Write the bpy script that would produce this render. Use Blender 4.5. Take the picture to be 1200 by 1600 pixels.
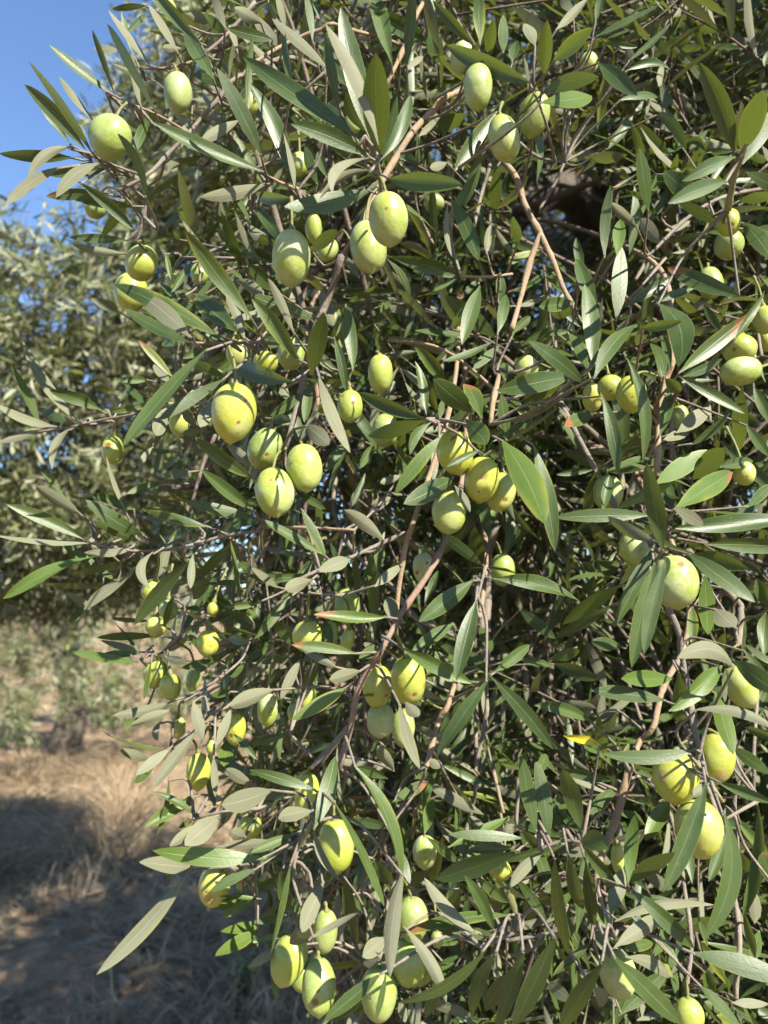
import bpy, math
import numpy as np
from mathutils import Vector

for o in list(bpy.data.objects):
    bpy.data.objects.remove(o, do_unlink=True)
scene = bpy.context.scene
COL = scene.collection
rng = np.random.default_rng(7)

# ---------------------------------------------------------------- camera
CAM = np.array([0.0, 0.0, 1.5])
PITCH = math.radians(7.0)
FPX = 1209.0                                   # focal length in photo pixels (1200 x 1600)
FW = np.array([0.0, math.cos(PITCH), math.sin(PITCH)])
RT = np.array([1.0, 0.0, 0.0])
UP = np.array([0.0, -math.sin(PITCH), math.cos(PITCH)])
cam_d = bpy.data.cameras.new('camera')
cam_d.sensor_fit = 'VERTICAL'
cam_d.sensor_height = 36.0
cam_d.lens = 36.0 * FPX / 1600.0
cam_d.clip_start = 0.02
cam_d.clip_end = 3000.0
cam_d.dof.use_dof = True
cam_d.dof.focus_distance = 0.46
cam_d.dof.aperture_fstop = 10.0
cam = bpy.data.objects.new('camera', cam_d)
cam.location = CAM
cam.rotation_euler = (math.pi / 2 + PITCH, 0, 0)
COL.objects.link(cam)
scene.camera = cam

# ---------------------------------------------------------------- sky, sun, exposure
SUN = np.array([0.50, -0.57, 0.67]); SUN = SUN / np.linalg.norm(SUN)
world = bpy.data.worlds.new('World')
scene.world = world
world.use_nodes = True
wn = world.node_tree
sky = wn.nodes.new('ShaderNodeTexSky')
sky.sky_type = 'NISHITA'
sky.sun_disc = False
sky.sun_elevation = math.asin(SUN[2])
sky.sun_rotation = math.atan2(SUN[0], SUN[1])
sky.altitude = 200.0
sky.air_density = 1.0
sky.dust_density = 0.2
sky.ozone_density = 5.5
bg = wn.nodes['Background']
bg.inputs['Strength'].default_value = 0.075
wn.links.new(sky.outputs[0], bg.inputs['Color'])
sun_d = bpy.data.lights.new('sun', 'SUN')
sun_d.energy = 4.6
sun_d.angle = math.radians(0.53)
sun_d.color = (1.0, 0.92, 0.80)
sun = bpy.data.objects.new('sun', sun_d)
sun.rotation_euler = Vector(tuple(SUN)).to_track_quat('Z', 'Y').to_euler()
sun.location = (3, -4, 6)
COL.objects.link(sun)
scene.view_settings.view_transform = 'Standard'
scene.view_settings.look = 'None'
scene.view_settings.gamma = 1.0
scene.view_settings.use_curve_mapping = False
scene.view_settings.exposure = 1.86
scene.render.engine = 'CYCLES'
scene.cycles.use_denoising = True
scene.cycles.use_adaptive_sampling = True
scene.cycles.adaptive_threshold = 0.03
scene.cycles.max_bounces = 4
scene.cycles.diffuse_bounces = 2
scene.cycles.glossy_bounces = 2
scene.cycles.transmission_bounces = 4
scene.cycles.transparent_max_bounces = 4
scene.cycles.caustics_reflective = False
scene.cycles.caustics_refractive = False

N_NEAR, N_MID, N_FAR, N_BACK, N_FARTREE = 330, 320, 310, 660, 200

# ---------------------------------------------------------------- helpers
def nrm(v):
    v = np.asarray(v, float)
    return v / np.maximum(np.linalg.norm(v, axis=-1, keepdims=True), 1e-12)

def P(x, y, d):
    """photo pixel and distance along the view axis -> a place in the world"""
    return CAM + d * (FW + RT * ((x - 600.0) / FPX) - UP * ((y - 800.0) / FPX))

def proj(p):
    q = np.asarray(p) - CAM
    d = q @ FW
    ds = np.where(np.abs(d) < 1e-6, 1e-6, d)
    return 600 + FPX * (q @ RT) / ds, 800 - FPX * (q @ UP) / ds, d

def link(name, me, parent=None, mat=None, **props):
    o = bpy.data.objects.new(name, me)
    COL.objects.link(o)
    if parent is not None:
        o.parent = parent
        o.matrix_parent_inverse = parent.matrix_basis.inverted()
    if mat is not None and me is not None:
        me.materials.append(mat)
    for k, v in props.items():
        o[k] = v
    return o

def empty(name, loc, **props):
    o = link(name, None, **props)
    o.location = tuple(loc)
    o.empty_display_size = 0.1
    return o

def mesh(name, V, F, smooth=True, uv=None, attrs=None):
    """V (n,3); F (m,4) or (m,3) int array; uv per vertex; attrs {name: (type, array)}"""
    me = bpy.data.meshes.new(name)
    V = np.ascontiguousarray(V, np.float32); F = np.ascontiguousarray(F, np.int32)
    k = F.shape[1]
    me.vertices.add(len(V)); me.vertices.foreach_set('co', V.ravel())
    me.loops.add(F.size); me.loops.foreach_set('vertex_index', F.ravel())
    me.polygons.add(len(F))
    me.polygons.foreach_set('loop_start', np.arange(0, F.size, k, dtype=np.int32))
    me.polygons.foreach_set('loop_total', np.full(len(F), k, np.int32))
    if uv is not None:
        l = me.uv_layers.new(name='uv')
        l.data.foreach_set('uv', np.ascontiguousarray(uv[F.ravel()], np.float32).ravel())
    for n, (t, a) in (attrs or {}).items():
        at = me.attributes.new(n, t, 'POINT')
        at.data.foreach_set('color' if t == 'FLOAT_COLOR' else 'value', np.ascontiguousarray(a, np.float32).ravel())
    me.update(calc_edges=True)
    me.validate()
    if smooth:
        me.polygons.foreach_set('use_smooth', np.ones(len(me.polygons), bool))
    return me

def cat(parts):
    Vs, Fs, Us, As = [], [], [], []
    off = 0
    for V, F, U, A in parts:
        Vs.append(V); Fs.append(F + off); Us.append(U); As.append(A); off += len(V)
    return np.concatenate(Vs), np.concatenate(Fs), np.concatenate(Us), np.concatenate(As)

# ---------------------------------------------------------------- node helpers
class NT:
    def __init__(s, name):
        s.mat = bpy.data.materials.new(name)
        s.mat.use_nodes = True
        s.t = s.mat.node_tree
        s.t.nodes.clear()
        s.out = s.t.nodes.new('ShaderNodeOutputMaterial')
    def n(s, kind, **kw):
        nd = s.t.nodes.new('ShaderNode' + kind)
        for k, v in kw.items():
            setattr(nd, k, v)
        return nd
    def l(s, a, b):
        s.t.links.new(a, b)
    def put(s, sock, v):
        if isinstance(v, (int, float)):
            sock.default_value = v
        elif isinstance(v, (tuple, list)):
            sock.default_value = tuple(v) + ((1.0,) if len(v) == 3 and len(sock.default_value) == 4 else ())
        else:
            s.l(v, sock)
    def math(s, op, a, b=0.0, c=0.0, clamp=False):
        m = s.n('Math', operation=op, use_clamp=clamp)
        for i, v in enumerate((a, b, c)):
            s.put(m.inputs[i], v)
        return m.outputs[0]
    def ss(s, x, lo, hi, a=0.0, b=1.0):
        m = s.n('MapRange', interpolation_type='SMOOTHSTEP')
        for i, v in enumerate((x, lo, hi, a, b)):
            s.put(m.inputs[i], v)
        return m.outputs[0]
    def mix(s, f, a, b, mode='MIX'):
        m = s.n('Mix', data_type='RGBA', blend_type=mode)
        s.put(m.inputs[0], f); s.put(m.inputs[6], a); s.put(m.inputs[7], b)
        return m.outputs[2]
    def noise(s, scale, detail=3.0, vec=None, rough=0.55):
        m = s.n('TexNoise')
        m.inputs['Scale'].default_value = scale
        m.inputs['Detail'].default_value = detail
        m.inputs['Roughness'].default_value = rough
        if vec is not None:
            s.l(vec, m.inputs['Vector'])
        return m.outputs['Fac']
    def vor(s, scale, vec=None):
        m = s.n('TexVoronoi')
        m.inputs['Scale'].default_value = scale
        if vec is not None:
            s.l(vec, m.inputs['Vector'])
        return m.outputs['Distance']
    def pos(s):
        return s.n('NewGeometry').outputs['Position']
    def bump(s, h, dist, strength=0.6):
        m = s.n('Bump')
        m.inputs['Strength'].default_value = strength
        m.inputs['Distance'].default_value = dist
        s.l(h, m.inputs['Height'])
        return m.outputs[0]
    def bsdf(s, col, rough=0.6, spec=0.4, nor=None, sss=0.0, sssr=(1, 1, 0.3), sscale=0.003):
        b = s.n('BsdfPrincipled')
        s.put(b.inputs['Base Color'], col); s.put(b.inputs['Roughness'], rough)
        s.put(b.inputs['Specular IOR Level'], spec)
        if sss:
            b.inputs['Subsurface Weight'].default_value = sss
            b.inputs['Subsurface Radius'].default_value = sssr
            b.inputs['Subsurface Scale'].default_value = sscale
        if nor is not None:
            s.l(nor, b.inputs['Normal'])
        return b.outputs[0]

def leaf_material(name, fine, base=((0.026, 0.052, 0.011), (0.056, 0.092, 0.023)), pale=1.0):
    m = NT(name)
    uv = m.n('UVMap', uv_map='uv').outputs[0]
    sp = m.n('SeparateXYZ'); m.l(uv, sp.inputs[0])
    u, v = sp.outputs[0], sp.outputs[1]
    at = m.n('Attribute', attribute_name='tint')
    sc = m.n('SeparateColor'); m.l(at.outputs['Color'], sc.inputs[0])
    rnd, yel, red, fresh = sc.outputs[0], sc.outputs[1], sc.outputs[2], at.outputs['Alpha']
    pos = m.pos()
    n1 = m.noise(110.0, 3.0 if fine else 1.0, pos)
    n2 = m.noise(650.0, 2.0, pos) if fine else n1
    n3 = m.noise(38.0, 2.0, pos) if fine else n1
    au = m.math('ABSOLUTE', m.math('SUBTRACT', u, 0.5))              # 0 midrib .. 0.5 margin
    rib = m.ss(au, 0.014, 0.042, 1.0, 0.0)
    margin = m.ss(au, 0.455, 0.492)
    # slanting side veins, faint
    vein = m.math('SINE', m.math('MULTIPLY', m.math('SUBTRACT', m.math('MULTIPLY', v, 1.0), m.math('MULTIPLY', au, 0.42)), 95.0))
    vein = m.ss(vein, 0.55, 1.0)
    top = m.mix(rnd, base[0], base[1])
    top = m.mix(m.ss(n1, 0.35, 0.75, 0.0, 0.45), top, (0.068, 0.098, 0.03))
    top = m.mix(m.ss(fresh, 0.5, 1.0, 0.0, 0.75), top, (0.08, 0.135, 0.02))
    top = m.mix(m.math('MULTIPLY', vein, 0.13), top, (0.0776, 0.105, 0.0499))
    top = m.mix(m.ss(n2, 0.62, 0.8, 0.0, 0.22), top, (0.10, 0.12, 0.065))
    ya = m.math('ADD', m.math('MULTIPLY', yel, 1.25), m.math('MULTIPLY', m.math('SUBTRACT', n3, 0.5), 1.1))
    ya = m.math('ADD', ya, m.math('MULTIPLY', m.math('SUBTRACT', au, 0.3), 1.2))
    yf = m.math('MULTIPLY', m.ss(ya, 0.35, 0.95), m.ss(yel, 0.02, 0.3))
    top = m.mix(m.math('MULTIPLY', yf, 0.85), top, (0.188, 0.2, 0.0194))
    top = m.mix(m.ss(yel, 0.75, 0.93), top, (0.42, 0.36, 0.018))
    ra = m.math('ADD', m.math('ADD', m.ss(v, 0.5, 1.05), m.math('MULTIPLY', m.math('SUBTRACT', u, 0.55), 0.5)), m.math('MULTIPLY', m.math('SUBTRACT', n3, 0.5), 1.5))
    rf = m.math('MULTIPLY', m.ss(ra, 0.42, 0.72), red)
    top = m.mix(rf, top, m.mix(n2, (0.166, 0.0499, 0.0139), (0.233, 0.111, 0.0444)))
    if fine:
        spot = m.math('MULTIPLY', m.ss(m.vor(150.0, pos), 0.08, 0.16, 1.0, 0.0), m.ss(n3, 0.55, 0.63))
        top = m.mix(m.math('MULTIPLY', spot, 0.7), top, (0.13, 0.075, 0.03))
    top = m.mix(m.math('MULTIPLY', rib, 0.5), top, (0.15, 0.172, 0.0721))
    top = m.mix(m.math('MULTIPLY', margin, 0.6), top, (0.166, 0.183, 0.0388))
    und = m.mix(rnd, tuple(v_ * pale for v_ in (0.128, 0.137, 0.0883)), tuple(v_ * pale for v_ in (0.188, 0.194, 0.134)))
    und = m.mix(m.ss(n1, 0.4, 0.75, 0.0, 0.35), und, (0.137, 0.131, 0.0912))
    und = m.mix(m.math('MULTIPLY', rib, 0.7), und, (0.239, 0.239, 0.137))
    und = m.mix(m.math('MULTIPLY', yf, 0.45), und, (0.256, 0.251, 0.057))
    und = m.mix(m.math('MULTIPLY', rf, 0.7), und, (0.182, 0.0969, 0.0456))
    und = m.mix(m.math('MULTIPLY', margin, 0.75), und, (0.205, 0.217, 0.0456))
    back = m.n('NewGeometry').outputs['Backfacing']
    col = m.mix(back, top, und)
    h = m.math('ADD', m.math('MULTIPLY', n2, 0.5), m.math('ADD', m.math('MULTIPLY', rib, -0.5), m.math('MULTIPLY', vein, -0.06)))
    nor = m.bump(h, 0.0004, 0.5) if fine else None
    rough = m.math('ADD', m.math('MULTIPLY', back, 0.30), m.math('ADD', 0.35, m.math('MULTIPLY', n1, 0.2)))
    surf = m.bsdf(col, rough, m.math('SUBTRACT', 0.42, m.math('MULTIPLY', back, 0.3)), nor)
    tr = m.n('BsdfTranslucent')
    m.l(m.mix(m.math('MULTIPLY', yf, 0.8), m.mix(fresh, (0.0912, 0.12, 0.0199), (0.148, 0.194, 0.0228)), (0.285, 0.262, 0.0285)), tr.inputs[0])
    if fine:
        m.l(nor, tr.inputs['Normal'])
    mx = m.n('MixShader'); mx.inputs[0].default_value = 0.26
    m.l(surf, mx.inputs[1]); m.l(tr.outputs[0], mx.inputs[2])
    m.l(mx.outputs[0], m.out.inputs[0])
    return m.mat

def olive_material():
    m = NT('olive_skin')
    tc = m.n('TexCoord').outputs['Object']
    at = m.n('Attribute', attribute_name='tint')
    sc = m.n('SeparateColor'); m.l(at.outputs['Color'], sc.inputs[0])
    green, pale, warm = sc.outputs
    scar = m.n('Attribute', attribute_name='scar').outputs['Fac']
    blush = m.n('Attribute', attribute_name='blush').outputs['Fac']
    pos = m.pos()
    n1 = m.noise(120.0, 3.0, pos); n2 = m.noise(420.0, 3.0, pos); n3 = m.noise(60.0, 2.0, pos)
    col = m.mix(n1, (0.195, 0.252, 0.028), (0.25, 0.292, 0.040))
    col = m.mix(m.math('MULTIPLY', warm, 0.8), col, (0.325, 0.325, 0.030))
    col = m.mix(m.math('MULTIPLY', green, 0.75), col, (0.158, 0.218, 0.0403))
    bl = m.math('MULTIPLY', m.ss(m.math('ADD', n3, m.math('MULTIPLY', n2, 0.45)), 0.5, 0.92), m.math('ADD', 0.20, m.math('MULTIPLY', pale, 0.62)))
    col = m.mix(bl, col, (0.316, 0.349, 0.202))
    dots = m.ss(m.vor(520.0, pos), 0.16, 0.30, 1.0, 0.0)
    col = m.mix(m.math('MULTIPLY', dots, 0.22), col, (0.403, 0.423, 0.242))
    specks = m.ss(m.vor(240.0, pos), 0.06, 0.13, 1.0, 0.0)
    col = m.mix(m.math('MULTIPLY', specks, m.ss(n3, 0.56, 0.64, 0.0, 0.7)), col, (0.108, 0.0806, 0.0202))
    bs = m.ss(m.math('ADD', blush, m.math('MULTIPLY', m.math('SUBTRACT', n1, 0.5), 0.8)), 0.0, 0.75)
    col = m.mix(m.math('MULTIPLY', bs, 0.75), col, m.mix(n2, (0.269, 0.148, 0.0739), (0.316, 0.222, 0.121)))
    ss_ = m.math('ADD', scar, m.math('MULTIPLY', m.math('SUBTRACT', n2, 0.5), 0.7))
    rim = m.ss(ss_, -0.55, 0.0)
    core = m.ss(ss_, 0.05, 0.32)
    col = m.mix(m.math('MULTIPLY', rim, 0.4), col, (0.282, 0.242, 0.0672))
    col = m.mix(m.math('MULTIPLY', core, 0.9), col, m.mix(n2, (0.108, 0.037, 0.0134), (0.228, 0.101, 0.0403)))
    h = m.math('ADD', m.math('MULTIPLY', n1, 1.0), m.math('ADD', m.math('MULTIPLY', n2, 0.22), m.math('MULTIPLY', core, -0.6)))
    nor = m.bump(h, 0.0009, 0.6)
    rough = m.math('ADD', 0.26, m.math('ADD', m.math('MULTIPLY', bl, 0.35), m.math('MULTIPLY', core, 0.3)))
    m.l(m.bsdf(col, rough, 0.42, nor, sss=0.15, sssr=(1.0, 1.0, 0.25), sscale=0.003), m.out.inputs[0])
    return m.mat

def bark_material(name, c1, c2, c3, scale=1.0, rough=0.85):
    m = NT(name)
    pos = m.pos()
    n1 = m.noise(60.0 * scale, 4.0, pos); n2 = m.noise(420.0 * scale, 4.0, pos, 0.65); n3 = m.noise(16.0 * scale, 2.0, pos)
    col = m.mix(m.ss(n1, 0.3, 0.7), c1, c2)
    col = m.mix(m.ss(n3, 0.45, 0.75, 0.0, 0.7), col, c3)
    col = m.mix(m.ss(n2, 0.58, 0.72, 0.0, 0.55), col, tuple(x * 0.45 for x in c1))
    len_ = m.ss(m.vor(260.0 * scale, pos), 0.12, 0.2, 1.0, 0.0)
    col = m.mix(m.math('MULTIPLY', len_, 0.5), col, tuple(min(1, x * 1.5) for x in c2))
    h = m.math('ADD', m.math('MULTIPLY', n1, 0.7), m.math('ADD', m.math('MULTIPLY', n2, 0.5), m.math('MULTIPLY', len_, 0.3)))
    m.l(m.bsdf(col, rough, 0.25, m.bump(h, 0.0022 / scale, 0.8)), m.out.inputs[0])
    return m.mat

def simple_material(name, c1, c2, scale, rough=0.8, transl=0.0, bump=0.0):
    m = NT(name)
    pos = m.pos()
    col = m.mix(m.ss(m.noise(scale, 4.0, pos), 0.3, 0.7), c1, c2)
    b = m.bsdf(col, rough, 0.2, m.bump(m.noise(scale * 3, 4.0, pos), bump) if bump else None)
    if transl:
        tr = m.n('BsdfTranslucent'); m.l(col, tr.inputs[0])
        mx = m.n('MixShader'); mx.inputs[0].default_value = transl
        m.l(b, mx.inputs[1]); m.l(tr.outputs[0], mx.inputs[2]); b = mx.outputs[0]
    m.l(b, m.out.inputs[0])
    return m.mat

M_LEAF = leaf_material('olive_leaf', True)
M_LEAF_FAR = leaf_material('olive_leaf_plain', False)
M_LEAF_SUNLIT = leaf_material('olive_leaf_sunlit', False, ((0.09, 0.108, 0.04), (0.14, 0.158, 0.07)), 1.6)  # sunlit sheen of the trees behind painted in as lighter leaf colours
M_OLIVE = olive_material()
M_GREY = bark_material('grey_bark', (0.115, 0.095, 0.0749), (0.184, 0.156, 0.124), (0.144, 0.135, 0.115))
M_ORANGE = bark_material('tan_bark', (0.196, 0.135, 0.0806), (0.253, 0.19, 0.121), (0.173, 0.138, 0.104))
M_RED = bark_material('ruddy_bark', (0.156, 0.101, 0.072), (0.207, 0.15, 0.109), (0.156, 0.135, 0.115))
M_DARK = bark_material('brown_twig_bark', (0.0749, 0.0576, 0.0432), (0.127, 0.101, 0.0749), (0.0979, 0.0864, 0.0691))
M_YOUNG = bark_material('young_bark', (0.156, 0.156, 0.0691), (0.207, 0.196, 0.0979), (0.19, 0.161, 0.0922), rough=0.65)
M_TRUNK = bark_material('trunk_bark', (0.0576, 0.0472, 0.0374), (0.109, 0.0922, 0.072), (0.0864, 0.0806, 0.0691), 0.25)
M_STALK = simple_material('stalk_skin', (0.11, 0.125, 0.04), (0.16, 0.15, 0.06), 300.0, 0.6)
BARK = {'g': M_GREY, 'o': M_ORANGE, 'r': M_RED, 'y': M_YOUNG}

# ---------------------------------------------------------------- geometry builders
def leaf_blade(B, D, L, W, N, bend, arch, fold, twist, tint, rows, cols, pet=0.06):
    """n leaves at once. B,D,N,bend (n,3); L,W,arch,fold,twist (n,); tint (n,4)"""
    n = len(B)
    t = np.linspace(0, 1, rows) ** 0.92
    x = np.clip((t - pet) / (1 - pet), 0, 1)
    prof = np.sin(np.pi * x ** 1.05) ** 0.66
    prof = np.maximum(prof, np.where(t < 0.5, 0.07, 0.012))
    c = np.linspace(-1, 1, cols)
    D = nrm(D); N = nrm(N - (N * D).sum(1, keepdims=True) * D)
    S = np.cross(D, N)
    q = 4 * t * (1 - t)
    ctr = (B[:, None] + D[:, None] * (L[:, None] * t)[:, :, None] + bend[:, None] * q[None, :, None]
           - N[:, None] * ((arch * L)[:, None] * t[None] ** 2)[:, :, None])
    tw = twist[:, None] * (t[None] - 0.3)
    S2 = S[:, None] * np.cos(tw)[..., None] + N[:, None] * np.sin(tw)[..., None]
    N2 = N[:, None] * np.cos(tw)[..., None] - S[:, None] * np.sin(tw)[..., None]
    half = (W[:, None] * 0.5) * prof[None]
    cf = np.cos(fold)[:, None]; sf = np.sin(fold)[:, None]
    V = (ctr[:, :, None] + S2[:, :, None] * (half * cf)[:, :, None, None] * c[None, None, :, None]
         + N2[:, :, None] * (half * sf)[:, :, None, None] * (np.abs(c) ** 1.3)[None, None, :, None])
    V = V.reshape(-1, 3)
    r, k = np.meshgrid(np.arange(rows - 1), np.arange(cols - 1), indexing='ij')
    f = (r * cols + k).ravel()
    F1 = np.stack([f, f + 1, f + cols + 1, f + cols], 1)
    F = (F1[None] + (np.arange(n) * rows * cols)[:, None, None]).reshape(-1, 4)
    U1 = np.stack([np.tile((c + 1) / 2, rows), np.repeat(t, cols)], 1)
    return V, F, np.tile(U1, (n, 1)), np.repeat(tint, rows * cols, 0)

def spline(pts, step):
    """Catmull-Rom through pts (k, m): returns dense points"""
    pts = np.asarray(pts, float)
    if len(pts) == 2:
        pts = np.array([pts[0], (pts[0] + pts[1]) / 2, pts[1]])
    e = np.vstack([2 * pts[0] - pts[1], pts, 2 * pts[-1] - pts[-2]])
    out = []
    for i in range(1, len(e) - 2):
        k = max(2, int(np.linalg.norm(e[i + 1][:3] - e[i][:3]) / step))
        t = np.linspace(0, 1, k, endpoint=False)[:, None]
        p0, p1, p2, p3 = e[i - 1], e[i], e[i + 1], e[i + 2]
        out.append(0.5 * (2 * p1 + (p2 - p0) * t + (2 * p0 - 5 * p1 + 4 * p2 - p3) * t ** 2 + (3 * p1 - p0 - 3 * p2 + p3) * t ** 3))
    out.append(pts[-1:])
    return np.vstack(out)

def tube(pts, rad, sides):
    pts = np.asarray(pts, float); k = len(pts)
    rad = np.broadcast_to(rad, (k,))
    T = nrm(np.gradient(pts, axis=0))
    ref = np.array([0.31, 0.87, 0.38]) if abs(T[0] @ np.array([0.31, 0.87, 0.38])) < 0.9 else np.array([1.0, 0, 0])
    A = nrm(np.cross(T, ref)); Bn = np.cross(T, A)
    a = np.linspace(0, 2 * np.pi, sides, endpoint=False)
    ring = A[:, None] * np.cos(a)[None, :, None] + Bn[:, None] * np.sin(a)[None, :, None]
    V = (pts[:, None] + ring * rad[:, None, None]).reshape(-1, 3)
    i, j = np.meshgrid(np.arange(k - 1), np.arange(sides), indexing='ij')
    f = (i * sides + j).ravel(); g = (i * sides + (j + 1) % sides).ravel()
    F = np.stack([f, g, g + sides, f + sides], 1)
    # rounded ends: collapse onto the axis
    V = np.vstack([V, pts[0] - T[0] * rad[0] * 0.6, pts[-1] + T[-1] * rad[-1] * 0.6])
    nv = k * sides
    j = np.arange(sides); j2 = (j + 1) % sides
    F = np.vstack([F, np.stack([j2, j, np.full(sides, nv), np.full(sides, nv)], 1),
                   np.stack([j + nv - sides, j2 + nv - sides, np.full(sides, nv + 1), np.full(sides, nv + 1)], 1)])
    return V, F

def quads_to_mesh(name, V, F, **kw):
    """quads whose last two corners coincide become triangles"""
    tri = F[:, 2] == F[:, 3]
    if not tri.any():
        return mesh(name, V, F, **kw)
    Q, Tq = F[~tri], F[tri][:, :3]
    F3 = np.vstack([Q[:, [0, 1, 2]], Q[:, [0, 2, 3]], Tq])
    return mesh(name, V, F3, **kw)

def knobbly(n, r0, r1, g, amp=0.12, node=9):
    t = np.linspace(0, 1, n)
    r = r0 + (r1 - r0) * t
    w = 1 + amp * np.interp(t, np.linspace(0, 1, max(3, n // 3)), g.uniform(-1, 1, max(3, n // 3)))
    nodes = 1 + 0.22 * (np.sin(t * n / node * 2 * np.pi + g.uniform(0, 6)) > 0.86)
    return r * w * nodes
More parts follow.
